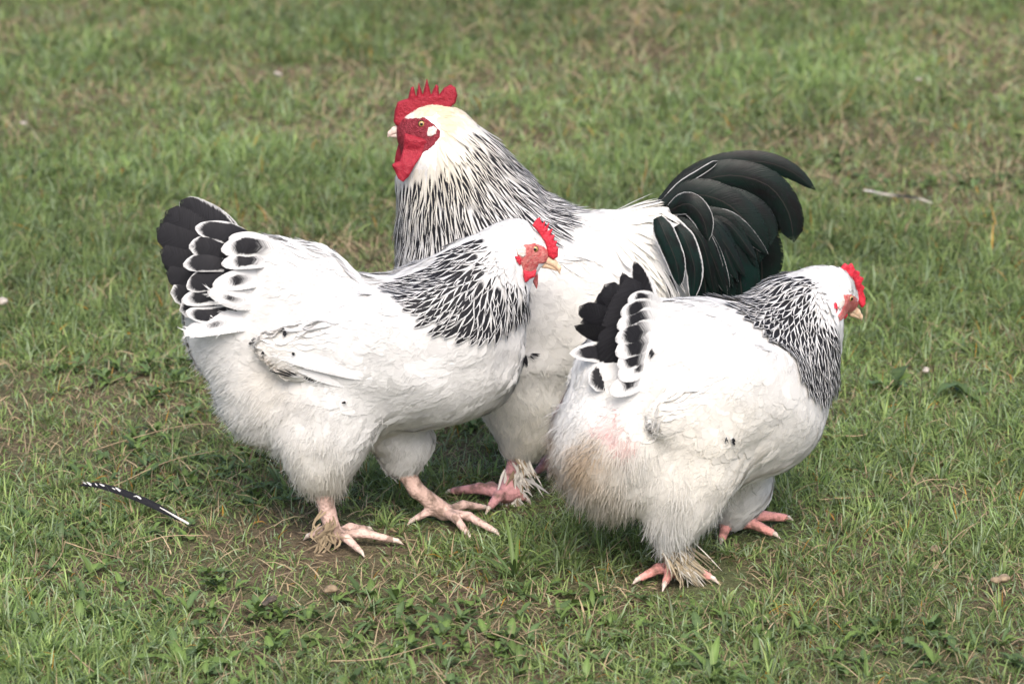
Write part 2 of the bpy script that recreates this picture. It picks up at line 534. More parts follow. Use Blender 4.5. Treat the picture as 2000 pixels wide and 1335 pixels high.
# ------------------------------------------------------------------ a bird: local x forward, y to its left, z up
class Bird:
    def __init__(s, name, gpx, yaw, label, cat):
        s.O = ground(*gpx)
        a = math.radians(yaw)
        s.fwd, s.lat = A([math.cos(a), math.sin(a), 0]), A([-math.sin(a), math.cos(a), 0])
        s.M = np.stack([s.fwd, s.lat, A([0, 0, 1.0])])          # rows: local axes in world
        s.near = -1.0 if s.lat[1] > 0 else 1.0                   # sign of n on the camera's side
        s.root = bpy.data.objects.new(name, None)
        COL.objects.link(s.root)
        s.root.location = s.O
        s.root.rotation_euler = (0, 0, a)
        tag(s.root, label, cat)
        s.lc = s.M @ (CAM - s.O)

    def world(s, P):
        return P @ s.M + s.O

    def px(s, P):
        return project(s.world(P))

    def rpx(s, P):                                               # pixel of the point or of its mirror on the near side
        Q = P.copy()
        Q[..., 1] = s.near * np.abs(Q[..., 1])
        return s.px(Q)

    def p(s, x, y, n=0.0):
        d = s.M @ ray(x, y)
        n = n * s.near
        return s.lc + d * ((n - s.lc[1]) / d[1])

    def g(s, x, y, z=0.0):
        return s.M @ (ground(x, y, z) - s.O)

    def m(s, x, y, n=0.0):                                       # metres per pixel
        return ((s.world(s.p(x, y, n)) - CAM) @ FW) / FPX

    def field(s, lo, hi, h=0.003):
        s.f = Field(lo, hi, h)
        s.Fs = np.full(s.f.n, 0.2)                               # bare skin: shanks and toes

    def chain(s, pts, k=0.85, blend=0.03, n=0.0, both=False):
        """pts: (px, py, r_px); n positive = towards the camera"""
        q = [(s.p(x, y, n), r * s.m(x, y, n)) for x, y, r in pts]
        for (a, ra), (b, rb) in zip(q, q[1:]):
            s.f.cone(a, b, ra, rb, k, blend)
            if both:
                fl = A([1, -1, 1])
                s.f.cone(a * fl, b * fl, ra, rb, k, blend)

    def leg(s, top, joint, foot, toes, r=0.0085, rt=0.0062):
        """top, joint: local points; foot, toes: local ground points (z added)"""
        up = A([0, 0, 0.014])
        s.f.cone(top, joint, r * 1.35, r * 1.0, 1, 0.006, s.Fs)
        s.f.cone(joint, foot + up * 1.1, r * 1.0, r * 1.15, 1, 0.005, s.Fs)
        s.claws = getattr(s, 'claws', [])
        for t in toes:
            t = A(t)
            mid = (foot + t) * 0.5 + A([0, 0, 0.019])
            a = foot + up
            tip = t + A([0, 0, 0.010])
            s.f.cone(a, mid, rt * 1.1, rt * 1.0, 1, 0.005, s.Fs)
            s.f.cone(mid, tip, rt * 1.0, rt * 0.7, 1, 0.003, s.Fs)
            s.claws.append((tip, nrm(tip - mid)))

    def finish_body(s, skin_col=(0.62, 0.36, 0.30), tint=None):
        F0 = s.f.F.copy()
        X, Y, Z = np.meshgrid(*s.f.ax, indexing='ij')
        lump = fbm(X * 18 + Y * 14 + 3, Z * 18 - Y * 12 + 9, 2) - .5
        s.f.F = s.f.F + 0.011 * lump
        F0 = s.f.F.copy()
        s.f.F = smin(s.f.F, s.Fs, 0.006)
        V, Q = surface_nets(s.f.F, s.f.lo, s.f.h)
        f2 = Field.__new__(Field)
        f2.__dict__.update(s.f.__dict__)
        f2.F = F0
        a = f2.sample(V)
        f2.F = s.Fs
        b = f2.sample(V)
        sk = np.clip((a - b) / 0.004 + 0.5, 0, 1)[:, None]
        white = A([0.74, 0.735, 0.725])
        col = white * (1 - sk) + A(skin_col) * sk
        s.V, s.Q = V, Q
        s.sk = sk[:, 0]
        s.body = make_mesh('body', V, Q, None, M_BODY, s.root, {'Col': np.hstack([col, sk])})
        s.f.F = F0                                               # feathers follow the feathered body only
        for tip, d in s.claws:
            fl = Field(tip - 0.02, tip + 0.02, 0.0011)
            fl.cone(tip - d * 0.002, tip + d * 0.006 + A([0, 0, .0005]), 0.0040, 0.0030, 1, 0.001)
            fl.cone(tip + d * 0.006 + A([0, 0, .0005]), tip + d * 0.014 - A([0, 0, .003]), 0.0030, 0.0007, 1, 0.001)
            v, q = surface_nets(fl.F, fl.lo, fl.h)
            make_mesh('claw', v, q, None, M_CLAW, s.root)

    def hit(s, x, y):
        d = s.M @ ray(x, y)
        d = d / np.linalg.norm(d)
        t0 = np.linalg.norm(s.world(s.p(x, y, 0)) - CAM)
        ts = np.arange(t0 - 0.22, t0 + 0.22, 0.0012)
        P = s.lc + ts[:, None] * d
        lo, hi = s.f.lo, s.f.lo + (s.f.n - 1) * s.f.h
        ok = ((P > lo) & (P < hi)).all(1)
        v = np.where(ok, s.f.sample(P), 1)
        i = np.argmax(v < 0)
        return P[i] if v[i] < 0 else s.p(x, y, 0)

    # ---- surface sampling and draping
    def samples(s, spacing, seed=0):
        r = np.random.default_rng(seed)
        V, Q = s.V, s.Q
        a, b, c, d = (V[Q[:, i]] for i in range(4))
        area = np.linalg.norm(np.cross(c - a, d - b), axis=1) * 0.5
        n = int(area.sum() / spacing ** 2 * 6)
        f = r.choice(len(Q), n, p=area / area.sum())
        uu, vv = r.random((n, 1)), r.random((n, 1))
        P = (a[f] * (1 - uu) + b[f] * uu) * (1 - vv) + (d[f] * (1 - uu) + c[f] * uu) * vv
        P = P[s.sk[Q[f, 0]] < 0.3]
        key = np.floor(P / spacing + r.random(3)).astype(np.int64)
        _, i = np.unique(key @ A([1, 4096, 4096 * 4096]), return_index=True)
        return P[r.permutation(i)]

    def ctrl(s, rows):
        """rows: (px, py, dx, dy, L_mm, W_mm, lift_mm)"""
        s.C = A(rows, float)
        sg = 1.0 if s.fwd[0] > 0 else -1.0
        s.D = nrm(np.stack([s.C[:, 2] * sg, 0 * s.C[:, 2], -s.C[:, 3]], -1))

    def flow(s, P, power=2.2):
        q = s.rpx(P)
        d2 = ((q[:, None, :] - s.C[None, :, :2]) ** 2).sum(-1) + 150
        wt = d2 ** (-power / 2)
        wt /= wt.sum(1, keepdims=True)
        return wt @ s.D, wt @ s.C[:, 4:7]

    def drape(s, P, L, NA, off0, off1, ang, dirs=None, pw=1.3):
        path, nor = [], []
        P = P.copy()
        for i in range(NA):
            t = i / (NA - 1)
            off = off0 + (off1 - off0) * t ** pw
            g = s.f.grad(P)
            gl = np.maximum(np.linalg.norm(g, axis=1), 0.3)
            g = nrm(g)
            P = P - g * np.clip((s.f.sample(P) / gl - off), -0.012, 0.012)[:, None]
            path.append(P.copy())
            nor.append(g)
            D = s.flow(P)[0] if dirs is None else dirs
            D = nrm(D - g * (D * g).sum(1, keepdims=True))
            D = D * np.cos(ang)[:, None] + np.cross(g, D) * np.sin(ang)[:, None]
            P = P + D * (L / (NA - 1))[:, None]
        return np.stack(path, 1), np.stack(nor, 1)

    def tinted(s, q, base=(0.70, 0.696, 0.684)):
        c = np.tile(A(base), (len(q), 1))
        for x, y, r, col, amt in getattr(s, 'tints', []):
            wgt = (amt * np.exp(-((q - A([x, y])) ** 2).sum(1) / (2 * r * r)))[:, None] * (0.85 + 0.3 * rng.random((len(q), 1)))
            wgt = np.clip(wgt, 0, 1)
            c = c * (1 - wgt) + A(col) * wgt
        return np.clip(c * (1 + 0.05 * rng.standard_normal((len(q), 1))), 0, 0.86)

    # ---- traced single feathers
    def feather(s, pts, wpx, name='tail_feather', prof='blunt', ink=(1.3, -1, 2), col=(0.68, 0.676, 0.67), mat=None, tilt=(0, 0), camber=0.18, acc=None, NA=16, NC=7, barbs=0):
        """pts: (px, py, n) along the quill; n positive = towards the camera"""
        P = catmull([s.p(x, y, n) for x, y, n in pts], NA)
        N0 = nrm(A([tilt[0], s.near, tilt[1]]))
        nor = np.tile(N0, (1, NA, 1))
        W = wpx * s.m(pts[0][0], pts[0][1])
        a = acc or Acc()
        a.feathers(P[None], nor, [W], prof, NC, camber, col, ink, soft=.15 if mat in (M_SHEEN, M_GREEN) else .5)
        if barbs:
            s.barbs(a, P[None], nor, A([W]), A([col]), barbs)
        if acc is None:
            return a.build(name, mat or M_TAIL, s.root)

    def mark(s, acc, x, y, dx, dy, L, W, ink=(1.2, .25, 1.2), off=0.006):
        sg = 1.0 if s.fwd[0] > 0 else -1.0
        D = nrm(A([[dx * sg, 0, -dy]], float))
        for k in range(4):
            P = s.hit(x + rng.normal(0, W * 220), y + rng.normal(0, W * 220))[None]
            path, nor = s.drape(P, A([L * rng.uniform(.6, 1.1)]), 6, off, off + 0.001 * k, A([rng.normal(0, .25)]), dirs=D)
            acc.feathers(path, nor, [W * rng.uniform(.4, .7)], 'lance', 5, 0.05, (0.68, 0.676, 0.67), (ink[0], ink[1], ink[2]), soft=.7)

    # ---- head pieces
    def inflate(s, name, poly, n, thick, mat, h=0.0008, rim=0.006, wav=0.0, lean=0.0):
        q = A([s.p(x, y, n) for x, y in poly])
        uv = q[:, [0, 2]]
        c = n * s.near
        lo = A([uv[:, 0].min() - .004, c - thick - .004 - abs(wav) - abs(lean), uv[:, 1].min() - .004])
        hi = A([uv[:, 0].max() + .004, c + thick + .004 + abs(wav) + abs(lean), uv[:, 1].max() + .004])
        f = Field(lo, hi, h)
        U, Vv = np.meshgrid(f.ax[0], f.ax[2], indexing='ij')
        d = poly_sd(np.stack([U, Vv], -1), uv)
        t = np.clip(-d / rim, 0, 1)
        T = thick * np.sqrt(np.clip(1 - (1 - t) ** 2, 0, 1))
        T = T * (0.9 + 0.2 * fbm(U * 180, Vv * 180, 2))
        T = np.where(d > 0, -d, T)
        ce = c + wav * (fbm(U * 60 + 3, Vv * 60, 2) - .5) * 2
        ce = ce - s.near * lean * (Vv - uv[:, 1].min()) / (np.ptp(uv[:, 1]) + 1e-6)
        f.F = np.abs(f.ax[1][None, :, None] - ce[:, None, :]) - T[:, None, :]
        v, qd = surface_nets(f.F, f.lo, f.h)
        return make_mesh(name, v, qd, None, mat, s.root)

    def patch(s, name, poly, mat, grow=0.0012, both=True, h=0.0011):
        """raised patch of bare skin hugging the head inside the outline"""
        q = A([s.hit(x, y) for x, y in poly])
        n = q[:, 1].mean()
        uv = q[:, [0, 2]]
        lo = A([uv[:, 0].min() - .004, -0.05 if both else min(n - .03, 0), uv[:, 1].min() - .004])
        hi = A([uv[:, 0].max() + .004, 0.05 if both else max(n + .03, 0), uv[:, 1].max() + .004])
        f = Field(lo, hi, h)
        X, Y, Z = np.meshgrid(*f.ax, indexing='ij')
        d = poly_sd(np.stack([X[:, 0, :], Z[:, 0, :]], -1), uv)
        d = d + 0.0018 * (fbm(X[:, 0, :] * 450, Z[:, 0, :] * 450, 2) - .5)
        hd = s.f.sample(np.stack([X, Y, Z], -1)) - grow
        f.F = np.maximum(hd, d[:, None, :] * 0.9)
        k = 0.002
        hh = np.maximum(k - np.abs(hd - d[:, None, :]), 0) / k
        f.F = f.F + hh * hh * k * .25
        v, qd = surface_nets(f.F, f.lo, f.h)
        return make_mesh(name, v, qd, None, mat, s.root)

    def eyes(s, x, y, r=0.0044):
        P = s.hit(x, y)
        for sg in (1, -1):
            u, v_ = np.linspace(0, 2 * math.pi, 25)[:-1], np.linspace(0.0, math.pi, 13)
            Vs = [[r * math.sin(b) * math.cos(a), r * math.cos(b), r * math.sin(b) * math.sin(a)] for b in v_ for a in u]
            Qs = [[i * 24 + j, i * 24 + (j + 1) % 24, (i + 1) * 24 + (j + 1) % 24, (i + 1) * 24 + j] for i in range(12) for j in range(24)]
            o = make_mesh('eye', A(Vs), Qs, None, M_EYE, s.root)
            o.location = (P[0], sg * s.near * (abs(P[1]) - r * 0.25 + 0.0016), P[2])

    def beak(s, up, low, mat, n=0.0, k=0.75):
        """up, low: (px, py, r_px) chains of the upper and the lower mandible"""
        for nm, ch in (('upper_beak', up), ('lower_beak', low)):
            q = [(s.p(x, y, n), r * s.m(x, y, n)) for x, y, r in ch]
            pts = A([a for a, _ in q])
            f = Field(pts.min(0) - .018, pts.max(0) + .018, 0.0010)
            for (a, ra), (b, rb) in zip(q, q[1:]):
                f.cone(a, b, ra, rb, k, 0.002)
            v, qd = surface_nets(f.F, f.lo, f.h)
            make_mesh(nm, v, qd, None, mat, s.root)

    # ---- coats of feathers
    def coat(s, cover, wing, spacing=0.0082):
        """contour feathers over the body; those inside the wing outline go to the two wings"""
        P = s.samples(spacing, 3)
        q = s.rpx(P)
        keep = np.ones(len(P), bool)
        for b in s.bare2:
            keep &= ~in_poly(q, b)
        P, q = P[keep], q[keep]
        _, pr = s.flow(P)
        inh = in_poly(q, cover)
        P, q, pr = P[~inh], q[~inh], pr[~inh]
        L = pr[:, 0] * 1e-3 * rng.uniform(0.8, 1.2, len(P))
        W = pr[:, 1] * 1.3e-3 * rng.uniform(0.85, 1.15, len(P))
        lift = pr[:, 2] * 0.16e-3 * rng.uniform(0.2, 1.8, len(P))
        path, nor = s.drape(P, L, 6, 0.0003, 0.0009, rng.normal(0, .12, len(P)))
        path = path + nor * (lift[:, None] * np.linspace(0, 1, 6)[None, :] ** 1.5)[..., None]
        col = s.tinted(q)
        inw = in_poly(q, wing) & (np.abs(P[:, 1]) > 0.03)
        path[inw] += nor[inw] * (0.0014 * np.linspace(.3, 1, 6))[None, :, None]
        acc = Acc()
        for m, out in ((~inw, acc), (inw & (P[:, 1] > 0), Acc()), (inw & (P[:, 1] <= 0), Acc())):
            if m.any():
                out.feathers(path[m], nor[m], W[m], 'round', 5, 0.03, col[m], soft=0.92)
                s.barbs(out, path[m], nor[m], W[m], col[m])
            if out is not acc:
                s.wings = getattr(s, 'wings', []) + [out]
        s.plum = acc
        return acc

    def barbs(s, acc, path, nor, W, col, k=4):
        """loose barbs that soften the edge of every contour feather"""
        n, NA = path.shape[:2]
        i = np.repeat(np.arange(n), k)
        t = rng.uniform(.35, 1.0, len(i))
        f = t * (NA - 1.001)
        j = f.astype(int)
        fr = (f - j)[:, None]
        tan = nrm(np.gradient(path, axis=1))
        g = nor[i, j]
        B = path[i, j] * (1 - fr) + path[i, np.minimum(j + 1, NA - 1)] * fr
        T = tan[i, j]
        S = nrm(np.cross(g, T)) * rng.choice([-1, 1], (len(i), 1))
        B = B + S * (W[i] * .5 * PROFILE['round'](t) * rng.uniform(.3, .95, len(i)))[:, None] + g * .0004
        a = rng.uniform(.05, .75, (len(i), 1))
        D = nrm(T * np.cos(a) + S * np.sin(a) + g * rng.normal(.0, .025, (len(i), 1)))
        L = W[i] * rng.uniform(.15, .42, len(i))
        p = B[:, None] + D[:, None] * (L[:, None] * np.linspace(0, 1, 3))[..., None] - g[:, None] * (L[:, None] * np.linspace(0, 1, 3) ** 2 * .08)[..., None]
        acc.feathers(p, np.repeat(g[:, None], 3, 1), rng.uniform(.0007, .0014, len(i)), 'strand', 2, 0, col[i] * rng.uniform(.97, 1.03, (len(i), 1)), soft=.9)

    def hackle_coat(s, poly, L, W, spacing, ink_fn, lift=0.003, prof='lance', seed=5, jit=.10, NA=9, col=(0.68, 0.676, 0.67)):
        P = s.samples(spacing, seed)
        q = s.rpx(P)
        m = in_poly(q, poly)
        P, q = P[m], q[m]
        ink, ls = ink_fn(q)
        Ls = L * ls * rng.uniform(.85, 1.15, len(P))
        path, nor = s.drape(P, Ls, NA, 0.0012, 0.0055, rng.normal(0, jit, len(P)))
        path = path + nor * (lift * rng.uniform(0.2, 1.4, (len(P), 1)) * np.linspace(0, 1, NA)[None] ** 1.4)[..., None]
        a = Acc()
        cc = np.clip(A(col) * rng.uniform(.9, 1.04, (len(P), 1)), 0, .84)
        if callable(getattr(s, 'hack_tint', None)):
            cc = s.hack_tint(q, cc)
        a.feathers(path, nor, W * (.55 + .45 * ls) * rng.uniform(.8, 1.2, len(P)), prof, 5, 0.2, cc, ink, soft=.6)
        return a

    def fluff(s, blobs, n, L=0.03, lift=0.45, wid=0.0009, seed=9, grav=0.25, spacing=0.0026, clump=1.5, avoid=None):
        P = s.samples(spacing, seed)
        q = s.rpx(P)
        wt = np.zeros(len(P))
        for x, y, r, a in blobs:
            wt = np.maximum(wt, a * np.clip(1.4 - np.linalg.norm(q - A([x, y]), axis=1) / r, 0, 1))
        m = rng.random(len(P)) < wt
        if avoid:
            av = A(avoid, float)
            m &= ~in_poly(q, av.mean(0) + (av - av.mean(0)) * .84)
        P, q, wt = P[m], q[m], wt[m]
        if len(P) > n:
            i = rng.choice(len(P), n, replace=False)
            P, q, wt = P[i], q[i], wt[i]
        g = nrm(s.f.grad(P))
        D = s.flow(P)[0]
        D = nrm(D - g * (D * g).sum(1, keepdims=True))
        # clumped directions: strands close to each other lean the same way
        cl = np.stack([fbm(P[:, 0] * 70 + 9 * k, P[:, 2] * 70 + P[:, 1] * 50 + 4 * k, 2) - .5 for k in (1, 2, 3)], -1)
        D = nrm(D + g * (lift * rng.uniform(.4, 1.3, (len(P), 1))) + clump * cl + .28 * rng.standard_normal(P.shape))
        Ls = L * rng.uniform(.5, 1.25, len(P)) * (.6 + .4 * wt)
        t = np.linspace(0, 1, 5)
        path = P[:, None, :] - g[:, None, :] * .002 + D[:, None, :] * (Ls[:, None] * t)[..., None]
        path[:, :, 2] -= grav * Ls[:, None] * t[None] ** 2
        path += (np.cross(g, D) * rng.normal(0, .12, (len(P), 1)))[:, None, :] * (Ls[:, None] * t[None] ** 2)[..., None]
        a = Acc()
        a.feathers(path, np.repeat(g[:, None, :], 5, 1), wid * rng.uniform(.7, 1.5, len(P)), 'strand', 2, 0, s.tinted(q), soft=.9)
        return a


ZZ = lambda ox, oy, k: (lambda pts: [(ox + k * x, oy + k * y) for x, y in pts])
#%%BIRDS
# ================================================================== hen walking to the right, front left of the group
def lerp(a, b, t):
    return a + (b - a) * t


H = Bird('hen', (760, 1046), -3, 'white hen with black-laced neck walking right, black tail raised, foremost on the left', 'hen')
H.field((-0.40, -0.17, -0.01), (0.36, 0.17, 0.52))
H.chain([(500, 550, 78), (545, 562, 92), (604, 580, 88), (650, 625, 84)], .74, .02)
H.chain([(560, 640, 92), (640, 660, 108), (720, 690, 134), (800, 690, 136), (872, 682, 130)], .74, .03)
H.chain([(872, 682, 130), (905, 600, 98), (945, 545, 72), (985, 500, 52)], .78, .04)
H.chain([(985, 500, 52), (1012, 487, 43), (1040, 495, 26)], .80, .02)
H.chain([(1000, 515, 32), (998, 548, 26)], .85, .015)
H.chain([(470, 560, 40), (428, 618, 46), (436, 672, 46), (500, 700, 70)], .7, .04)
H.chain([(455, 560, 50), (500, 640, 85), (525, 720, 90), (535, 765, 98)], .8, .04)
H.chain([(540, 770, 96), (640, 790, 112)], .80, .03)
H.chain([(640, 790, 92), (630, 850, 82), (630, 900, 56), (637, 932, 33)], .75, .025, n=.045)
H.chain([(760, 820, 80), (788, 865, 48), (790, 902, 27)], .8, .03, n=-.045)
H.chain([(860, 640, 50), (750, 668, 74)], .40, .05, n=.062, both=True)
H.chain([(750, 670, 72), (660, 688, 62), (570, 690, 38), (522, 676, 24)], .40, .016, n=.075, both=True)
fn, ff = H.g(652, 1066), H.g(868, 1020)
H.leg(H.p(630, 950, .045), H.p(640, 1000, .042), fn, [H.g(768, 1068), H.g(700, 1086), H.g(716, 1046), H.g(608, 1058)], .0105)
H.leg(H.p(785, 905, -.045), H.p(812, 955, -.042), ff, [H.g(962, 1048), H.g(912, 1054), H.g(940, 1003), H.g(812, 1026)], .0105)
H.tints = [(560, 740, 60, (.74, .66, .54), .35), (600, 930, 70, (.70, .64, .52), .35), (660, 960, 40, (.68, .62, .50), .3)]
H.finish_body((.60, .42, .36))
H.bare2 = [ZZ(700, 410, .2322)([(1300, 390), (1310, 300), (1400, 270), (1500, 265), (1580, 290), (1650, 380), (1720, 420), (1720, 560), (1500, 690), (1380, 620), (1370, 470)])]
H.ctrl([(1030, 455, -.8, -.4, 11, 8, .6), (990, 445, -1, .1, 12, 8, .6), (960, 490, -.7, .7, 14, 9, .6), (1010, 550, -.2, 1, 12, 8, .6),
        (1018, 600, -.15, 1, 18, 12, 1), (900, 500, -.8, .6, 30, 20, 1), (880, 580, -.6, .8, 30, 20, 1), (800, 545, -1, .3, 34, 24, 1.5), (960, 600, -.25, 1, 28, 20, 1),
        (740, 545, -1, .05, 36, 26, 1.5), (640, 500, -1, -.12, 40, 28, 2), (560, 480, -1, -.15, 40, 28, 2.5), (480, 500, -1, -.2, 40, 30, 3),
        (420, 560, -1, .05, 40, 30, 5), (440, 640, -1, .2, 46, 20, 12), (400, 660, -1, .2, 46, 16, 14), (560, 590, -1, .15, 40, 28, 2), (660, 590, -1, .15, 38, 28, 2),
        (980, 680, -.55, .85, 30, 22, 1.5), (940, 770, -.9, .6, 32, 22, 2), (860, 690, -.95, .35, 34, 24, 2), (760, 660, -1, .15, 34, 24, 2),
        (650, 680, -1, .05, 40, 24, 1.5), (570, 680, -1, -.02, 34, 20, 1.0), (520, 676, -1, 0, 16, 12, .5), (495, 665, -1, 0, 12, 10, .3), (820, 800, -.95, .45, 34, 22, 2.5), (720, 800, -.8, .6, 34, 22, 3),
        (640, 840, -.4, .9, 34, 20, 4), (540, 800, -.75, .65, 36, 20, 5), (450, 740, -1, .35, 36, 20, 6), (640, 930, .05, 1, 26, 12, 4), (560, 900, -.4, .9, 30, 16, 5), (790, 890, .1, 1, 24, 14, 3)])
hk = [(1018, 520), (985, 470), (955, 458), (900, 485), (845, 525), (800, 540), (815, 570), (850, 600), (905, 622), (960, 620), (1005, 600), (1034, 580), (1030, 545)]
hw = [(880, 600), (800, 590), (700, 620), (600, 640), (490, 640), (480, 690), (560, 720), (650, 765), (730, 780), (800, 740), (880, 690)]
hc = [(1030, 540), (1030, 610), (1003, 640), (965, 652), (920, 657), (870, 648), (822, 624), (790, 590), (762, 548), (800, 530), (850, 512), (905, 480), (945, 462), (970, 500)]
pl = H.coat(hc, hw)


def hen_ink(cx, cy, r0, r1):
    def fn(q):
        d = np.linalg.norm(q - A([cx, cy]), axis=1)
        t = np.clip((d - r0) / r1, 0, 1)
        ink = np.stack([lerp(-.1, .63, np.clip(t * 2.6 - .1, 0, 1)) + rng.normal(0, .05, len(q)), lerp(.45, .12, t), lerp(.95, .99, t)], -1)
        return ink, lerp(.42, 1.0, t)
    return fn


for k, (off, sd) in enumerate(((0, 5), (0, 6), (0, 7))):
    hkl = H.hackle_coat(hk, .043, .0118, .0105 if k == 0 else .0120, hen_ink(1018, 490, 36, 75), seed=sd, prof='lance', jit=.07, lift=.0016)
    if k == 0:
        HK = hkl
    else:
        HK.join(hkl)
HK.build('neck_hackle', M_FEATHER, H.root)
for x, y, dx, dy, L, W in ((503, 656, -.8, .5, .018, .008), (562, 648, -.5, .8, .012, .008), (577, 684, -.3, .8, .006, .004),
                           (518, 682, -.5, .7, .006, .004), (676, 782, -1, .2, .006, .005), (592, 730, -.9, -.5, .046, .004)):
    H.mark(pl, x, y, dx, dy, L, W)
pl.build('plumage', M_CONTOUR, H.root)
for pts, wd, ink in (([(740, 770, .078), (650, 752, .084), (560, 716, .078)], 26, (-1, 0, 1)), ([(730, 752, .086), (640, 736, .092), (545, 700, .082)], 28, (-1, 0, 1)),
                    ([(650, 758, .080), (600, 738, .084), (536, 704, .078)], 9, (.7, .3, 1.2)), ([(735, 735, .092), (640, 714, .098), (528, 690, .084)], 32, (-1, 0, 1))):
    H.feather(pts, wd, 'flight_feather', 'sickle', ink, tilt=(0, .15), camber=.12, barbs=30 if wd > 20 else 0)
for wg in H.wings:
    wg.build('wing', M_CONTOUR, H.root)
H.fluff([(600, 880, 130, .8), (500, 800, 120, .8), (440, 720, 80, .8), (640, 940, 60, 1), (520, 900, 80, .9), (790, 890, 45, .7), (410, 660, 60, .8), (720, 880, 60, .4)], 22000, L=.018, lift=.35).build('down_fluff', M_FLUFF, H.root)
H.fluff([(1000, 475, 60, 1), (960, 500, 60, .8), (1005, 540, 45, 1)], 5000, avoid=ZZ(700, 410, .2322)([(1330, 330), (1400, 285), (1480, 275), (1560, 305), (1660, 385), (1640, 450), (1520, 452), (1440, 555), (1375, 470)]), L=.008, lift=.12, wid=.0009, spacing=.0016, clump=.3, grav=0, seed=3).build('head_down', M_FLUFF, H.root)
# tail: black fan, then the white-laced coverts over it
for i, (pts, wd, ink) in enumerate((
        ([(470, 545, .012), (430, 450, .008), (350, 392, .004)], 58, (.93, -1, 2)),
        ([(470, 545, -.012), (445, 455, -.008), (372, 396, -.004)], 50, (.93, -1, 2)),
        ([(465, 545, .020), (400, 470, .018), (322, 412, .014)], 66, (1.3, -1, 2)),
        ([(465, 555, .024), (390, 490, .024), (305, 446, .020)], 66, (1.3, -1, 2)),
        ([(465, 560, .028), (390, 515, .029), (312, 490, .026)], 64, (1.3, -1, 2)),
        ([(465, 570, .032), (395, 545, .034), (324, 532, .032)], 60, (1.3, -1, 2)),
        ([(465, 580, .036), (400, 570, .038), (332, 572, .038)], 56, (.95, -1, .97)),
        ([(465, 590, .040), (410, 592, .042), (350, 606, .043)], 46, (1.3, -1, .97)),
        ([(465, 560, -.02), (390, 480, -.02), (312, 430, -.02)], 66, (1.3, -1, 2)),
        ([(465, 570, -.03), (395, 530, -.03), (318, 500, -.03)], 64, (1.3, -1, 2)))):
    H.feather(pts, wd, 'tail_feather', 'blunt', ink, tilt=(0, .25))
for pts, wd, ink in (
        ([(500, 474, .0), (440, 450, .040), (380, 448, .046)], 42, (.90, -1, .94)),
        ([(510, 480, .0), (436, 476, .046), (372, 482, .053)], 54, (.92, -1, .95)),
        ([(500, 515, .0), (426, 508, .052), (360, 516, .058)], 52, (.90, -1, .94)),
        ([(495, 545, .034), (424, 544, .056), (361, 550, .063)], 50, (.92, -1, .96)),
        ([(490, 575, .038), (418, 578, .058), (353, 584, .066)], 48, (.70, -1, .88)),
        ([(490, 598, .042), (424, 602, .060), (362, 612, .068)], 42, (.72, .1, .90)),
        ([(552, 488, .0), (496, 472, .046), (446, 463, .055)], 34, (.62, .30, .78)),
        ([(560, 488, .0), (490, 482, .056), (437, 486, .060)], 40, (.70, .30, .80)),
        ([(560, 512, .0), (486, 510, .060), (431, 514, .064)], 40, (.66, .35, .76)),
        ([(550, 545, .0), (476, 545, .063), (414, 551, .068)], 40, (.45, .45, .72)),
        ([(550, 575, .0), (476, 575, .065), (406, 578, .070)], 42, (.30, .55, .74)),
        ([(540, 618, .02), (450, 622, .062), (366, 634, .070)], 46, (.30, .60, .74))):
    H.feather([(x + rng.normal(0, 4), y + rng.normal(0, 5), n_) for x, y, n_ in pts], wd * rng.uniform(.85, 1.15), 'tail_covert', 'round', ink, tilt=(rng.normal(0, .12), rng.normal(.3, .12)), barbs=0 if ink[0] > .4 else 40)
z = ZZ(700, 410, .2322)
H.inflate('comb', z([(1462, 128), (1500, 75), (1525, 65), (1545, 118), (1572, 88), (1566, 152), (1607, 105), (1588, 182), (1637, 155), (1616, 217), (1652, 208), (1641, 262), (1672, 258), (1661, 302), (1682, 310), (1678, 392), (1640, 420), (1590, 380), (1585, 310), (1565, 260), (1520, 200)]), .002, .0042, M_COMB_R, rim=.0032, wav=.002)
H.patch('face', z([(1330, 330), (1400, 285), (1480, 275), (1560, 305), (1600, 345), (1660, 385), (1672, 425), (1640, 450), (1580, 440), (1520, 452), (1490, 520), (1440, 555), (1400, 540), (1375, 470), (1340, 420)]), M_FACE_R)
H.patch('earlobe', z([(1325, 330), (1345, 295), (1385, 290), (1412, 320), (1415, 370), (1385, 400), (1345, 375)]), M_LOBE, grow=.0024)
H.patch('ear_tuft', z([(1315, 390), (1350, 385), (1375, 420), (1365, 470), (1345, 455)]), M_COMB_R, grow=.003)
H.eyes(*z([(1487, 325)])[0])
H.beak([(1068, 507, 10), (1080, 513, 8), (1091, 523, 5), (1093, 533, 2)], [(1062, 517, 7), (1078, 521, 5), (1087, 527, 2.5)], M_BEAK)
H.inflate('wattle', z([(1385, 500), (1450, 520), (1500, 500), (1490, 560), (1440, 580), (1425, 600), (1402, 610), (1388, 560)]), .026, .0035, M_COMB_R, wav=.003)
H.inflate('wattle', z([(1430, 500), (1500, 500), (1512, 560), (1508, 640), (1500, 668), (1478, 630), (1455, 570)]), -.012, .0035, M_FACE_R, wav=.003)
# dirty straggly feathers on the near foot
a = Acc()
for i in range(26):
    x0, y0 = 640 + rng.normal(0, 9), 1025 + rng.normal(0, 12)
    H.feather([(x0, y0, .055), (x0 - 10 + rng.normal(0, 8), y0 + 22, .066), (x0 - 14 + rng.normal(0, 22), y0 + 42 + rng.normal(0, 6), .072)], 5, prof='lance', col=tuple(A([.36, .28, .18]) * rng.uniform(.5, 1.3)), ink=(-1, 0, 1), acc=a, NA=6, NC=3)
a.build('foot_feathering', M_FEATHER, H.root)

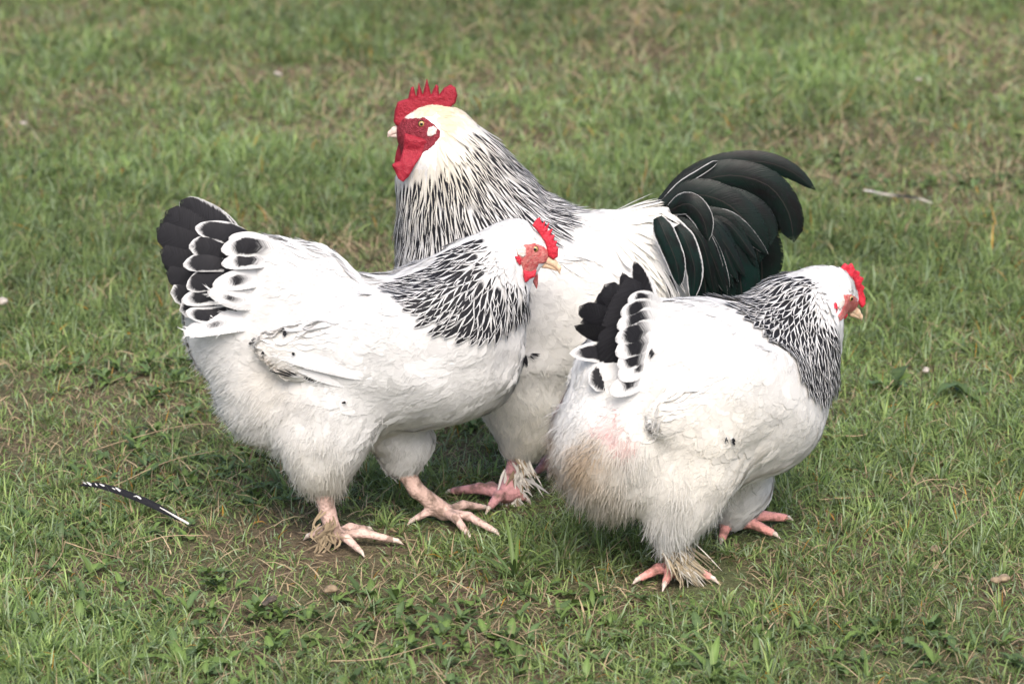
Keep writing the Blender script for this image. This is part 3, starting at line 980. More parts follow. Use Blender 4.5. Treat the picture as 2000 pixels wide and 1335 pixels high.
# ================================================================== rooster behind, facing left
R = Bird('rooster', (1045, 950), 180, 'tall white rooster with crimson comb, grey-streaked neck and arching black tail, behind the hens', 'rooster')
R.field((-0.32, -0.17, -0.01), (0.30, 0.17, 0.68))
R.chain([(1300, 480, 60), (1240, 500, 84), (1150, 535, 112), (1050, 560, 135), (950, 545, 128), (912, 520, 118)], .72, .03)
R.chain([(912, 520, 118), (895, 430, 94), (878, 365, 80), (874, 305, 54), (862, 262, 44)], .78, .04)
R.chain([(960, 430, 100), (920, 350, 72)], .7, .05)
R.chain([(862, 260, 44), (838, 253, 40), (809, 256, 25)], .8, .02)
R.chain([(1050, 600, 120), (1100, 660, 110), (1180, 640, 110), (1270, 540, 80)], .75, .06)
R.chain([(1030, 700, 110), (1030, 780, 80), (1028, 835, 56), (1020, 868, 26)], .75, .03, n=.05)
R.chain([(1100, 700, 110), (1110, 780, 70), (1100, 840, 30)], .75, .03, n=-.05)
R.chain([(960, 560, 60), (1040, 600, 95), (1140, 620, 95), (1220, 610, 50)], .36, .025, n=.078, both=True)
rn, rf = R.g(990, 985), R.g(1086, 925)
R.leg(R.p(1016, 870, .05), R.p(1006, 915, .052), rn, [R.g(930, 968), R.g(885, 972), R.g(958, 1002), R.g(1024, 985)], .0115, .0075)
R.leg(R.p(1100, 830, -.05), R.p(1088, 880, -.05), rf, [R.g(1030, 913), R.g(1050, 932), R.g(1075, 935), R.g(1110, 930)], .0115, .0075)
R.tints = [(845, 228, 30, (.70, .52, .27), .75), (880, 248, 40, (.70, .60, .42), .5), (1080, 800, 60, (.72, .68, .56), .4), (1040, 860, 40, (.7, .64, .52), .4), (1150, 600, 90, (.78, .74, .62), .3)]
R.finish_body((.52, .26, .26))
R.bare2 = [ZZ(700, 130, .3222)([(215, 340), (300, 320), (400, 305), (455, 350), (495, 385), (495, 430), (440, 485), (360, 560), (200, 700), (150, 400)])]
R.ctrl([(800, 232, .8, -.4, 10, 7, .5), (840, 222, 1, .1, 13, 8, .6), (880, 250, .8, .6, 18, 9, .6), (858, 300, .35, 1, 20, 10, .8), (830, 330, -.2, 1, 20, 10, 1),
        (930, 290, .7, .8, 30, 14, 1), (820, 400, -.12, 1, 30, 14, 1), (880, 400, .12, 1, 30, 14, 1), (960, 390, .5, .9, 30, 14, 1), (1020, 360, .85, .65, 30, 14, 1),
        (1100, 400, 1, .35, 34, 18, 1), (800, 480, .02, 1, 30, 18, 1), (900, 500, .15, 1, 30, 18, 1), (1000, 470, .45, .9, 32, 18, 1), (820, 560, .3, 1, 32, 22, 1.5),
        (1180, 420, 1, .1, 36, 18, 1.5), (1250, 420, 1, .2, 44, 14, 2), (1300, 460, .75, .7, 46, 12, 3), (1280, 540, .45, .95, 48, 11, 3), (1330, 540, .35, 1, 48, 10, 4),
        (1180, 520, .75, .7, 44, 18, 2), (1100, 500, .7, .7, 40, 24, 1.5), (1080, 620, .8, .6, 40, 26, 2), (1180, 640, .7, .7, 44, 22, 2), (960, 640, .6, .8, 36, 24, 2),
        (1020, 740, .2, 1, 34, 22, 3), (1100, 760, .3, 1, 34, 22, 3), (1030, 840, 0, 1, 24, 14, 3), (980, 800, .1, 1, 30, 20, 3)])
rhk = [(885, 250), (850, 275), (858, 300), (835, 325), (780, 335), (740, 400), (740, 470), (815, 480), (860, 480), (920, 470), (990, 440), (1030, 400), (1060, 365), (1000, 285), (930, 235)]
rwg = [(960, 560), (1060, 500), (1180, 540), (1260, 600), (1220, 660), (1100, 700), (980, 670)]
rhc = [(760, 330), (760, 500), (800, 540), (900, 520), (1000, 470), (1080, 420), (1180, 398), (1080, 350), (1000, 270), (920, 225), (880, 260), (850, 310)]
pl = R.coat(rhc, rwg)
for x, y, dx, dy, L, W in ((1020, 680, .3, .9, .030, .016), (1030, 690, .8, .4, .018, .006)):
    R.mark(pl, x, y, dx, dy, L, W * .8)
pl.build('plumage', M_CONTOUR, R.root)
for wg in R.wings:
    wg.build('wing', M_CONTOUR, R.root)


def roo_ink(q):
    d = np.linalg.norm(q - A([850, 262]), axis=1)
    t = np.clip((d - 26) / 52, 0, 1)
    ink = np.stack([lerp(-.1, .54, np.clip(t * 1.7, 0, 1)) + rng.normal(0, .10, len(q)), lerp(.5, .3, t), 1.1 + 0 * t], -1)
    return ink, lerp(.4, 1.0, np.clip(d / 170, 0, 1))


R.hack_tint = lambda q, c: c * (1 - np.exp(-(((q - A([850, 290])) ** 2).sum(1) / (2 * 60 ** 2)))[:, None] * A([.0, .06, .20]))
HK = R.hackle_coat(rhk, .085, .0095, .0100, roo_ink, seed=5, jit=.05, NA=11, lift=.002)
h2 = R.hackle_coat(rhk, .066, .0080, .0115, roo_ink, seed=8, jit=.08, NA=11, lift=.003)
HK.join(h2)
HK.build('neck_hackle', M_FEATHER, R.root)
R.hack_tint = None
sd = R.hackle_coat([(1200, 405), (1270, 392), (1285, 440), (1290, 520), (1250, 540), (1180, 460)], .060, .0075, .0085, lambda q: (A([-1, 0, 1.0]), np.ones(len(q))), seed=6, jit=.16, NA=9, lift=.010, col=(.80, .78, .72))
sd.build('saddle_hackle', M_FEATHER, R.root)
R.fluff([(1030, 840, 60, .9), (1080, 800, 60, .6), (1300, 560, 60, .7), (980, 800, 50, .5), (1110, 760, 50, .6)], 9000, L=.016, lift=.35).build('down_fluff', M_FLUFF, R.root)
R.fluff([(850, 225, 70, 1), (885, 270, 60, 1), (840, 330, 60, .9), (810, 400, 60, .5)], 6000, avoid=ZZ(700, 130, .3222)([(212, 350), (300, 318), (400, 305), (455, 345), (496, 388), (494, 430), (445, 490), (390, 525), (330, 520), (235, 410)]), L=.010, lift=.10, wid=.0009, spacing=.0016, clump=.3, grav=0, seed=3).build('head_down', M_FLUFF, R.root)
for pts, wd, pf, ink in (
        ([(1320, 420, -.030), (1400, 372, -.03), (1480, 395, -.03), (1530, 455, -.03)], 92, 'blunt', (1.3, -1, 2)),
        ([(1330, 430, -.018), (1420, 420, -.02), (1480, 480, -.02), (1490, 560, -.02)], 96, 'blunt', (1.3, -1, 2)),
        ([(1290, 398, -.012), (1345, 350, -.012), (1415, 320, -.012), (1490, 316, -.012), (1548, 336, -.012), (1594, 372, -.012)], 44, 'sickle', (1.3, -1, 2)),
        ([(1296, 400, -.004), (1350, 362, -.004), (1425, 342, -.004), (1500, 362, -.004), (1540, 415, -.004), (1551, 474, -.004)], 62, 'blunt', (1.3, -1, 2)),
        ([(1292, 396, .002), (1330, 360, .002), (1370, 335, .002), (1402, 314, .002)], 14, 'blunt', (.82, -1, 2)),
        ([(1300, 405, .008), (1355, 380, .010), (1420, 398, .012), (1466, 448, .014), (1484, 515, .014)], 66, 'blunt', (1.3, -1, 2)),
        ([(1320, 420, .002), (1395, 395, .004), (1470, 420, .004), (1505, 480, .004)], 70, 'blunt', (1.3, -1, 2)),
        ([(1340, 440, .016), (1400, 450, .020), (1440, 520, .022), (1452, 604, .022)], 84, 'blunt', (1.3, -1, 2)),
        ([(1335, 440, .024), (1380, 470, .030), (1405, 540, .032), (1410, 606, .032)], 74, 'blunt', (1.3, -1, 2)),
        ([(1330, 440, .030), (1355, 480, .038), (1375, 540, .040), (1380, 600, .040)], 58, 'blunt', (1.3, -1, 2)),
        ([(1308, 410, .028), (1345, 398, .036), (1372, 425, .040), (1384, 470, .042)], 46, 'sickle', (.97, -1, 2)),
        ([(1322, 440, .070), (1342, 475, .076), (1357, 530, .078), (1352, 588, .078)], 38, 'sickle', (.90, -1, 2)),
        ([(1284, 424, .075), (1300, 460, .082), (1320, 510, .084), (1328, 560, .084)], 42, 'sickle', (.92, -1, 2))):
    R.feather(pts, wd, 'tail_feather', pf, ink, mat=M_GREEN if pts[0][2] > .06 or pts[-1][1] > 595 else M_SHEEN, tilt=(0, .15), camber=.22)
for k in range(16):
    u = rng.random()
    x1, y1 = lerp(1400, 1480, u) + rng.normal(0, 8), lerp(600, 500, u) + rng.normal(0, 8)
    nn = .012 + .03 * (1 - u)
    R.feather([(1325 + rng.normal(0, 8), 432 + rng.normal(0, 8), nn), (lerp(1365, 1420, u), lerp(480, 425, u), nn + .004), (x1, y1, nn + .006)], 34, 'tail_feather', 'sickle', (1.3 if k % 5 else 1.0, -1, 2), mat=M_SHEEN, tilt=(rng.normal(0, .25), .15), camber=.25)
a = Acc()
for k in range(34):
    u = rng.random()
    x0, y0 = lerp(1296, 1272, u) + rng.normal(0, 6), lerp(408, 500, u) + rng.normal(0, 6)
    x1, y1 = lerp(1364, 1322, u) + rng.normal(0, 9), lerp(470, 590, u) + rng.normal(0, 12)
    nn = lerp(.030, .058, u)
    R.feather([(x0, y0, nn), (lerp(x0, x1, .5) + 4, lerp(y0, y1, .5) - 8, nn + .012), (x1, y1, nn + .014)], rng.uniform(4, 9), prof='lance', ink=(.45 if k % 4 == 0 else -1, .4, 1.1), acc=a, NA=8, NC=5, tilt=(0, .2), col=tuple(A([.70, .69, .66]) * rng.uniform(.85, 1.05)))
a.build('tail_covert', M_FEATHER, R.root)
z = ZZ(700, 130, .3222)
R.inflate('comb', z([(213, 335), (222, 262), (238, 215), (262, 205), (300, 195), (318, 128), (335, 120), (350, 185), (366, 97), (390, 172), (415, 72), (440, 172), (470, 108), (486, 122), (488, 172), (520, 130), (560, 110), (588, 128), (600, 172), (588, 222), (562, 243), (500, 250), (430, 262), (350, 300), (300, 345), (230, 360)]), .002, .0055, M_COMB_C, rim=.0035, wav=.0015)
R.patch('face', z([(212, 345), (236, 298), (300, 312), (400, 305), (455, 345), (496, 388), (494, 430), (445, 490), (390, 525), (330, 540), (265, 540), (232, 470), (232, 415), (228, 368)]), M_FACE_C)
R.patch('earlobe', z([(415, 400), (425, 368), (455, 358), (478, 375), (472, 405), (445, 422), (420, 420)]), M_LOBE, grow=.0030)
R.eyes(*z([(383, 345)])[0], .0050)
R.beak(z([(250, 385)]) and [(796, 252, 12), (783, 251, 10), (771, 255, 7.5), (762, 260, 4.5), (758, 267, 1.8)], [(796, 264, 8), (784, 263, 6), (772, 264, 4.5), (764, 266, 2.2)], M_BEAK_P)
R.inflate('wattle', z([(275, 425), (340, 440), (440, 470), (400, 530), (345, 600), (305, 670), (272, 702), (240, 685), (203, 610), (205, 596), (250, 585), (268, 520)]), .050, .0045, M_COMB_C, wav=.006, rim=.006, lean=.022)
R.inflate('wattle', z([(255, 425), (300, 440), (310, 500), (285, 580), (250, 610), (215, 600), (228, 520)]), -.014, .0045, M_COMB_C, wav=.003, rim=.006)
a = Acc()
for i in range(150):
    t = rng.random() ** .8
    x0, y0 = lerp(1022, 985, t) + rng.normal(0, 8), lerp(882, 978, t) + rng.normal(0, 5)
    dx = rng.normal(8, 16)
    dk = rng.random() < .15 + .4 * t
    R.feather([(x0, y0, .062), (x0 + dx * .4, y0 + 16, .076), (x0 + dx, y0 + 38 + rng.normal(0, 8), .082)], rng.uniform(3, 7), prof='lance', col=tuple((A([.34, .26, .17]) if dk else A([.68, .64, .58])) * rng.uniform(.7, 1.15)), ink=(-1, 0, 1), acc=a, NA=6, NC=3)
for pts in ([(985, 955, .07), (962, 985, .075), (962, 1015, .07)], [(1010, 930, .07), (1040, 942, .08), (1075, 965, .08)]):
    R.feather(pts, 7, prof='lance', col=(.5, .48, .46), ink=(-1, 0, 1), acc=a, NA=8, NC=3)
a.build('foot_feathering', M_FEATHER, R.root)

# ================================================================== hen walking away to the right, in front of the rooster's tail
E = Bird('hen', (1372, 1092), 34, 'white hen with brown-stained rear fluff walking away right, in front of the rooster tail', 'hen')
E.field((-0.30, -0.20, -0.01), (0.36, 0.20, 0.46))
E.chain([(1262, 690, 95), (1330, 722, 135), (1400, 752, 150), (1470, 775, 145)], .95, .03)
E.chain([(1470, 775, 145), (1520, 690, 104), (1560, 620, 72), (1602, 578, 48)], .90, .04)
E.chain([(1602, 578, 48), (1628, 566, 40), (1655, 580, 26)], .85, .02)
E.chain([(1225, 760, 95), (1190, 850, 90), (1192, 892, 82), (1230, 912, 82)], 1.0, .04)
E.chain([(1190, 870, 85), (1340, 880, 120)], .9, .05)
E.chain([(1180, 730, 52), (1190, 790, 60)], 1.0, .04)
E.chain([(1345, 850, 110), (1340, 925, 94), (1328, 990, 64), (1314, 1042, 36)], .85, .025, n=.05)
E.chain([(1430, 880, 90), (1440, 960, 55), (1430, 1005, 30)], .85, .03, n=-.05)
E.chain([(1500, 750, 70), (1440, 770, 76), (1370, 800, 56), (1300, 815, 30)], .42, .022, n=.085, both=True)
en, ef = E.g(1318, 1132), E.g(1425, 1040)
E.leg(E.p(1312, 1045, .05), E.p(1314, 1090, .05), en, [E.g(1252, 1142), E.g(1352, 1112), E.g(1385, 1140), E.g(1300, 1150)], .0105, .0068)
E.leg(E.p(1430, 990, -.05), E.p(1428, 1015, -.05), ef, [E.g(1532, 1024), E.g(1506, 1053), E.g(1410, 1064), E.g(1450, 1010)], .0115, .0078)
E.tints = [(1160, 880, 34, (.36, .26, .17), .85), (1135, 915, 32, (.34, .24, .15), .85), (1195, 960, 50, (.46, .38, .28), .6), (1205, 806, 13, (.52, .20, .20), .9), (1236, 852, 11, (.46, .14, .14), .9), (1225, 826, 10, (.56, .30, .30), .7),
           (1400, 870, 110, (.74, .68, .55), .3), (1320, 900, 90, (.74, .69, .60), .25), (1480, 850, 80, (.74, .69, .58), .25)]
E.finish_body((.66, .30, .26))
E.bare2 = [ZZ(1500, 250, .2996)([(430, 1150), (480, 1080), (540, 1070), (590, 1100), (640, 1180), (620, 1260), (500, 1240), (440, 1300), (420, 1200)])]
E.ctrl([(1645, 550, -.7, -.5, 10, 7, .6), (1610, 532, -1, 0, 12, 8, .6), (1595, 590, -.6, .8, 14, 9, .6), (1625, 650, -.1, 1, 12, 8, .6),
        (1540, 560, -.85, .5, 28, 18, 1), (1500, 620, -.7, .7, 30, 20, 1), (1570, 640, -.35, 1, 28, 18, 1), (1625, 720, -.02, 1, 26, 18, 1), (1460, 620, -.95, .35, 32, 22, 1.2), (1540, 700, -.4, .95, 30, 20, 1),
        (1400, 620, -1, .05, 36, 26, 1.5), (1320, 600, -1, -.15, 40, 28, 2), (1270, 600, -.9, -.5, 40, 28, 3), (1340, 680, -1, .2, 38, 26, 2), (1420, 700, -.9, .4, 36, 26, 1.5),
        (1250, 720, -1, .15, 36, 22, 5), (1200, 780, -.9, .6, 34, 18, 6), (1600, 800, -.4, .95, 30, 22, 1.5), (1560, 890, -.8, .7, 32, 22, 2), (1500, 780, -.85, .5, 36, 24, 1.5),
        (1400, 780, -.95, .25, 40, 22, 1.5), (1300, 810, -1, .1, 44, 18, 1.5), (1480, 930, -.85, .6, 34, 22, 2.5), (1400, 900, -.7, .7, 36, 22, 3), (1330, 960, -.2, 1, 34, 18, 4), (1320, 1050, .1, 1, 26, 12, 5),
        (1230, 900, -.5, .85, 34, 16, 6), (1140, 880, -.8, .6, 34, 14, 6), (1180, 970, -.3, 1, 34, 14, 6)])
hk = [(1622, 560), (1600, 540), (1545, 540), (1495, 572), (1455, 600), (1490, 625), (1525, 650), (1560, 695), (1585, 730), (1615, 745), (1640, 720), (1642, 660), (1632, 620)]
hw = [(1560, 740), (1480, 690), (1380, 730), (1260, 790), (1270, 835), (1380, 815), (1420, 865), (1500, 850)]
hc = [(1632, 640), (1660, 700), (1645, 770), (1590, 745), (1560, 700), (1510, 650), (1440, 612), (1425, 600), (1480, 560), (1560, 520), (1590, 560)]
pl = E.coat(hc, hw)
for k, sd_ in enumerate((5, 6, 7)):
    hkl = E.hackle_coat(hk, .040, .0112, .0100 if k == 0 else .0112, hen_ink(1640, 578, 32, 60), seed=sd_, jit=.07, lift=.0016)
    if k == 0:
        HK = hkl
    else:
        HK.join(hkl)
HK.build('neck_hackle', M_FEATHER, E.root)
for x, y, dx, dy, L, W in ((1423, 853, .3, .9, .012, .007), (1413, 850, -.2, .9, .009, .005), (1574, 745, -.1, 1, .016, .006), (1275, 796, -.5, .7, .007, .004), (1276, 682, -.7, .6, .014, .007)):
    E.mark(pl, x, y, dx, dy, L, W * .7)
pl.build('plumage', M_CONTOUR, E.root)
for pts, wd, ink in (([(1262, 822, .082), (1330, 822, .094), (1412, 862, .092)], 24, (-1, 0, 1)), ([(1285, 806, .086), (1350, 812, .100), (1426, 846, .098)], 28, (-1, 0, 1))):
    E.feather(pts[::-1], wd, 'flight_feather', 'sickle', ink, tilt=(0, .15), camber=.12, barbs=30)
for wg in E.wings:
    wg.build('wing', M_CONTOUR, E.root)
E.fluff([(1180, 900, 120, 1), (1130, 850, 80, 1), (1200, 980, 80, 1), (1320, 1000, 90, .9), (1320, 1060, 50, 1), (1220, 830, 70, .6), (1420, 990, 60, .7), (1300, 900, 80, .4)], 26000, L=.022, lift=.4).build('down_fluff', M_FLUFF, E.root)
for pts, wd, ink in (
        ([(1262, 660, -.02), (1215, 600, -.02), (1160, 590, -.025)], 50, (1.3, -1, 2)),
        ([(1262, 665, -.01), (1215, 620, -.01), (1134, 628, -.015)], 46, (1.3, -1, 2)),
        ([(1268, 640, .0), (1258, 580, .0), (1240, 512, .0)], 46, (.80, -1, 2)),
        ([(1262, 650, .004), (1240, 596, .006), (1214, 530, .004)], 40, (1.3, -1, 2)),
        ([(1258, 670, .008), (1228, 612, .012), (1180, 552, .008)], 52, (1.3, -1, 2)),
        ([(1255, 690, .012), (1205, 640, .016), (1136, 598, .012)], 50, (1.3, -1, 2)),
        ([(1255, 700, .016), (1195, 664, .02), (1122, 640, .016)], 46, (1.3, -1, 2)),
        ([(1255, 710, .016), (1190, 690, .02), (1114, 690, .018)], 44, (.72, -1, .9)),
        ([(1240, 545, .02), (1216, 610, .03), (1201, 680, .034), (1212, 742, .036)], 62, (1.3, -1, 2)),
        ([(1255, 690, .024), (1210, 722, .03), (1152, 748, .034)], 54, (.95, -1, .97))):
    E.feather([(x + rng.normal(0, 2.5), y + rng.normal(0, 2.5), n_) for x, y, n_ in pts], wd, 'tail_feather', 'sickle' if wd < 48 else 'blunt', ink, tilt=(rng.normal(-.5, .25), rng.normal(.1, .25)))
for pts, wd, ink in (
        ([(1296, 600, .0), (1262, 586, .036), (1226, 586, .044)], 34, (.75, .40, .80)),
        ([(1300, 612, .0), (1258, 604, .042), (1212, 612, .050)], 40, (.8, .42, .86)),
        ([(1304, 622, .01), (1256, 624, .046), (1205, 638, .053)], 44, (.72, .38, .80)),
        ([(1306, 640, .01), (1256, 648, .050), (1202, 664, .056)], 44, (.84, .42, .86)),
        ([(1304, 662, .02), (1254, 672, .053), (1202, 690, .059)], 46, (.74, .40, .80)),
        ([(1304, 684, .02), (1252, 694, .055), (1206, 714, .061)], 44, (.80, .45, .84)),
        ([(1300, 702, .03), (1248, 716, .058), (1208, 736, .064)], 46, (.4, .40, .60)),
        ([(1292, 722, .04), (1242, 744, .060), (1192, 766, .066)], 46, (.5, .50, .74))):
    E.feather([(x, y, n_) for x, y, n_ in pts], wd * rng.uniform(1, 1.1), 'tail_covert', 'round', ink, tilt=(-.4, .15), camber=.1)
z = ZZ(1500, 250, .2996)
E.fluff([(1620, 560, 60, 1), (1590, 580, 50, .8), (1625, 620, 45, 1)], 5000, avoid=ZZ(1500, 250, .2996)([(490, 1085), (540, 1080), (580, 1105), (600, 1205), (500, 1225), (436, 1285), (475, 1195)]), L=.008, lift=.12, wid=.0009, spacing=.0016, clump=.3, grav=0, seed=3).build('head_down', M_FLUFF, E.root)
E.inflate('comb', z([(468, 925), (500, 880), (525, 895), (540, 878), (562, 922), (595, 935), (590, 960), (620, 975), (600, 1010), (622, 1030), (614, 1058), (632, 1100), (630, 1145), (606, 1170), (585, 1130), (575, 1050), (545, 990), (500, 950)]), .002, .0042, M_COMB_R, rim=.0032, wav=.003)
E.patch('face', z([(490, 1085), (540, 1080), (580, 1105), (595, 1160), (600, 1205), (560, 1215), (500, 1225), (462, 1262), (436, 1285), (432, 1240), (475, 1195), (492, 1140)]), M_FACE_R)
E.patch('earlobe', z([(440, 1110), (465, 1090), (490, 1110), (490, 1150), (465, 1180), (442, 1160)]), M_LOBE, grow=.003)
E.patch('ear_tuft', z([(424, 1140), (440, 1130), (446, 1180), (440, 1215), (426, 1200)]), M_COMB_R, grow=.003)
E.eyes(*z([(534, 1108)])[0], .004)
E.beak([(1666, 604, 9), (1674, 610, 7), (1681, 618, 4.5), (1683, 625, 1.8)], [(1664, 613, 6), (1674, 617, 4), (1680, 622, 2)], M_BEAK)
E.inflate('wattle', z([(432, 1210), (470, 1200), (520, 1210), (500, 1240), (462, 1262), (436, 1290)]), .012, .0035, M_COMB_R, wav=.002)
a = Acc()
for i in range(120):
    x0, y0 = 1318 + rng.normal(0, 13), 1078 + rng.normal(0, 13)
    e = rng.random() ** 1.5
    E.feather([(x0, y0, .06), (x0 + 8 + 18 * e + rng.normal(0, 3), y0 + 24, .072), (x0 + 4 + 70 * e + rng.normal(0, 5), y0 + 42 + 20 * e + rng.normal(0, 6), .078 + rng.normal(0, .004))], rng.uniform(2, 5), prof='lance', col=tuple((A([.46, .38, .26]) if rng.random() < .7 else A([.62, .58, .5])) * rng.uniform(.4, 1.2)), ink=(-1, 0, 1), acc=a, NA=7, NC=3)
a.build('foot_feathering', M_FEATHER, E.root)
#%%GROUND
# ================================================================== ground, grass and what lies in it
def zg(x, y):
    return 0.010 * (fbm(x * 2.3 + 40, y * 2.3 + 40, 3) - .5) * np.clip((np.hypot(x - .1, y) - .25) * 2, 0.15, 1)


xs = np.concatenate([-np.geomspace(400, 3.2, 16), np.arange(-3, 3.001, .04), np.geomspace(3.2, 400, 16)])
ys = np.concatenate([-np.geomspace(400, 5.2, 14), np.arange(-5, 8.001, .04), np.geomspace(8.3, 900, 18)])
X, Y = np.meshgrid(xs, ys, indexing='ij')
nI, nJ = X.shape
ii = np.arange(nI * nJ).reshape(nI, nJ)
q = np.stack([ii[:-1, :-1], ii[1:, :-1], ii[1:, 1:], ii[:-1, 1:]], -1).reshape(-1, 4)
near = (np.abs(X) < 3.1) & (Y > -5.1) & (Y < 8.1)
tag(make_mesh('ground', np.stack([X, Y, np.where(near, zg(X, Y), 0)], -1).reshape(-1, 3), q, None, M_GROUND), kind='structure')

BARE = A([ground(x, y)[:2] for x, y in ((280, 1110), (380, 1120), (160, 780), (900, 870), (1880, 990), (1500, 1230), (1790, 350), (1910, 70), (330, 200), (90, 240), (1000, 60), (1130, 100), (700, 170), (1500, 300), (1360, 620), (1960, 700), (800, 1130), (450, 1090))])
BR = A([.15, .16, .13, .08, .08, .10, .14, .25, .2, .2, .25, .2, .15, .1, .1, .12, .08, .07])


LUSH = A([ground(x, y)[:2] for x, y in ((200, 650), (90, 500), (560, 420), (1450, 1240), (640, 330), (1400, 200), (240, 1250), (1850, 600), (1780, 880), (420, 60), (1650, 450), (860, 60), (1190, 1010))])
LR = A([.18, .2, .16, .14, .25, .4, .12, .25, .18, .5, .2, .5, .10])


def lush(x, y):
    v = fbm(x * 3.1 + 11, y * 3.1 + 7, 3)
    d = np.min(np.hypot(x[..., None] - BARE[:, 0], (y[..., None] - BARE[:, 1]) * .8) / BR, -1)
    g = np.max(np.exp(-((x[..., None] - LUSH[:, 0]) ** 2 + (y[..., None] - LUSH[:, 1]) ** 2) / LR ** 2), -1)
    return np.clip((v - .30) * 2.6 + .75 * g, 0, 1) * np.clip(.5 + .5 * np.clip(d - .5, 0, 1), 0, 1)


def blades(x, y, az, lean, L, W, col, curl, rows=4):
    n = len(x)
    s = np.linspace(0, 1, rows)
    th = lean[:, None] * (.45 + .55 * s) + curl[:, None] * s ** 2            # angle from vertical grows along the blade
    ds = np.diff(s, prepend=0)
    r = np.cumsum(np.sin(th) * ds, 1) * L[:, None]
    h = np.cumsum(np.cos(th) * ds, 1) * L[:, None]
    dx, dy = np.cos(az), np.sin(az)
    C = np.stack([x[:, None] + r * dx[:, None], y[:, None] + r * dy[:, None], zg(x, y)[:, None] - .002 + np.maximum(h, 0.001)], -1)
    tw = rng.normal(0, .5, n)
    sx, sy, sz = -dy * np.cos(tw), dx * np.cos(tw), np.sin(tw)
    S = np.stack([sx, sy, sz], -1)[:, None, :] * (W[:, None] * .5 * (1 - .92 * s[None] ** 1.8))[..., None]
    V = np.stack([C - S, C + S], 2).reshape(-1, 3)
    b = np.arange(n)[:, None] * rows * 2 + np.arange(rows - 1)[None] * 2
    Q = np.stack([b, b + 1, b + 3, b + 2], -1).reshape(-1, 4)
    cc = np.repeat(col, rows * 2, 0)
    return V, Q, cc


def grass_colour(n, x, y):
    base = np.where(rng.random((n, 1)) < .5, A([[.190, .250, .084]]), A([[.132, .200, .062]]))
    base = np.where(rng.random((n, 1)) < .22, A([[.215, .275, .155]]), base)
    patch = fbm(x * 1.7 + 31, y * 1.7 + 3, 3)[:, None]
    base = base * (0.60 + 1.0 * patch) * 1.05
    dry = rng.random(n) < .04 + .14 * (1 - lush(x, y))
    base[dry] = A([.33, .25, .15]) * rng.uniform(.5, 1.2, (dry.sum(), 1))
    yl = rng.random(n) < .012
    base[yl] = A([.36, .20, .035])
    return np.clip(base * rng.uniform(.65, 1.35, (n, 1)), 0, .6)


def scatter(n, xr, yr, thin=True, floor=.42):
    x, y = rng.uniform(*xr, n), rng.uniform(*yr, n)
    if thin:
        m = rng.random(n) < floor + (1 - floor) * lush(x, y)
        x, y = x[m], y[m]
    return x, y


VV, QQ, CC, nv = [], [], [], 0


FEET = A([b_.world(g_)[:2] for b_, gs in ((H, (fn, ff)), (R, (rn, rf)), (E, (en, ef))) for g_ in gs])


def put(*a, **k):
    global nv
    a = list(a)
    dd = np.min(np.hypot(a[0][:, None] - FEET[:, 0] - .02, a[1][:, None] - FEET[:, 1]), 1)
    fl = np.clip((dd - .05) / .06, 0, 1)
    a[4] = a[4] * (.42 + .58 * fl)
    a[3] = a[3] + .5 * (1 - fl)
    v, q, c = blades(*a, **k)
    VV.append(v), QQ.append(q + nv), CC.append(c)
    nv += len(v)


for n, xr, yr, hs in ((95000, (-.95, .95), (-.75, .75), 1.0), (110000, (-1.4, 1.4), (.75, 2.2), 1.15), (110000, (-1.9, 1.9), (2.2, 4.6), 1.3),
                      (30000, (-2.8, -.95), (-2, .75), 1.2), (30000, (.95, 2.8), (-2, .75), 1.2), (30000, (-4.5, 4.5), (4.6, 7.9), 1.8), (22000, (-3.2, -1.4), (.75, 2.2), 1.3), (22000, (1.4, 3.2), (.75, 2.2), 1.3), (30000, (-4.6, -1.9), (2.2, 4.6), 1.5), (30000, (1.9, 4.6), (2.2, 4.6), 1.5)):
    x, y = scatter(n, xr, yr)
    lu = lush(x, y)
    m = len(x)
    put(x, y, rng.uniform(0, 6.283, m), np.abs(rng.normal(.95, .4, m)), (.014 + .026 * lu * rng.random(m) + .012 * rng.random(m)) * hs, rng.uniform(.0014, .0032, m) * hs, grass_colour(m, x, y), rng.normal(.5, .4, m), rows=3 if hs > 1.1 else 4)
    # tufts: blades fanning out of one root
    nt_ = n // 26
    tx, ty = scatter(nt_, xr, yr, floor=.06)
    k = rng.integers(8, 26, len(tx))
    x, y = np.repeat(tx, k), np.repeat(ty, k)
    size = np.repeat(rng.uniform(.6, 1.2, len(tx)) + .55 * lush(tx, ty), k)
    tone = np.repeat(rng.uniform(.58, 1.32, (len(tx), 1)), k, 0)
    m = len(x)
    az = rng.uniform(0, 6.283, m)
    put(x + .006 * np.cos(az), y + .006 * np.sin(az), az + rng.normal(0, .4, m), np.abs(rng.normal(.75, .35, m)), rng.uniform(.018, .042, m) * size * (hs * .9), rng.uniform(.0015, .0034, m) * hs, grass_colour(m, x, y) * tone, rng.normal(.6, .4, m), rows=4 if hs < 1.2 else 3)
tag(make_mesh('grass', np.concatenate(VV), np.concatenate(QQ), None, M_GRASS, cols={'Col': np.concatenate(CC)}), kind='stuff')

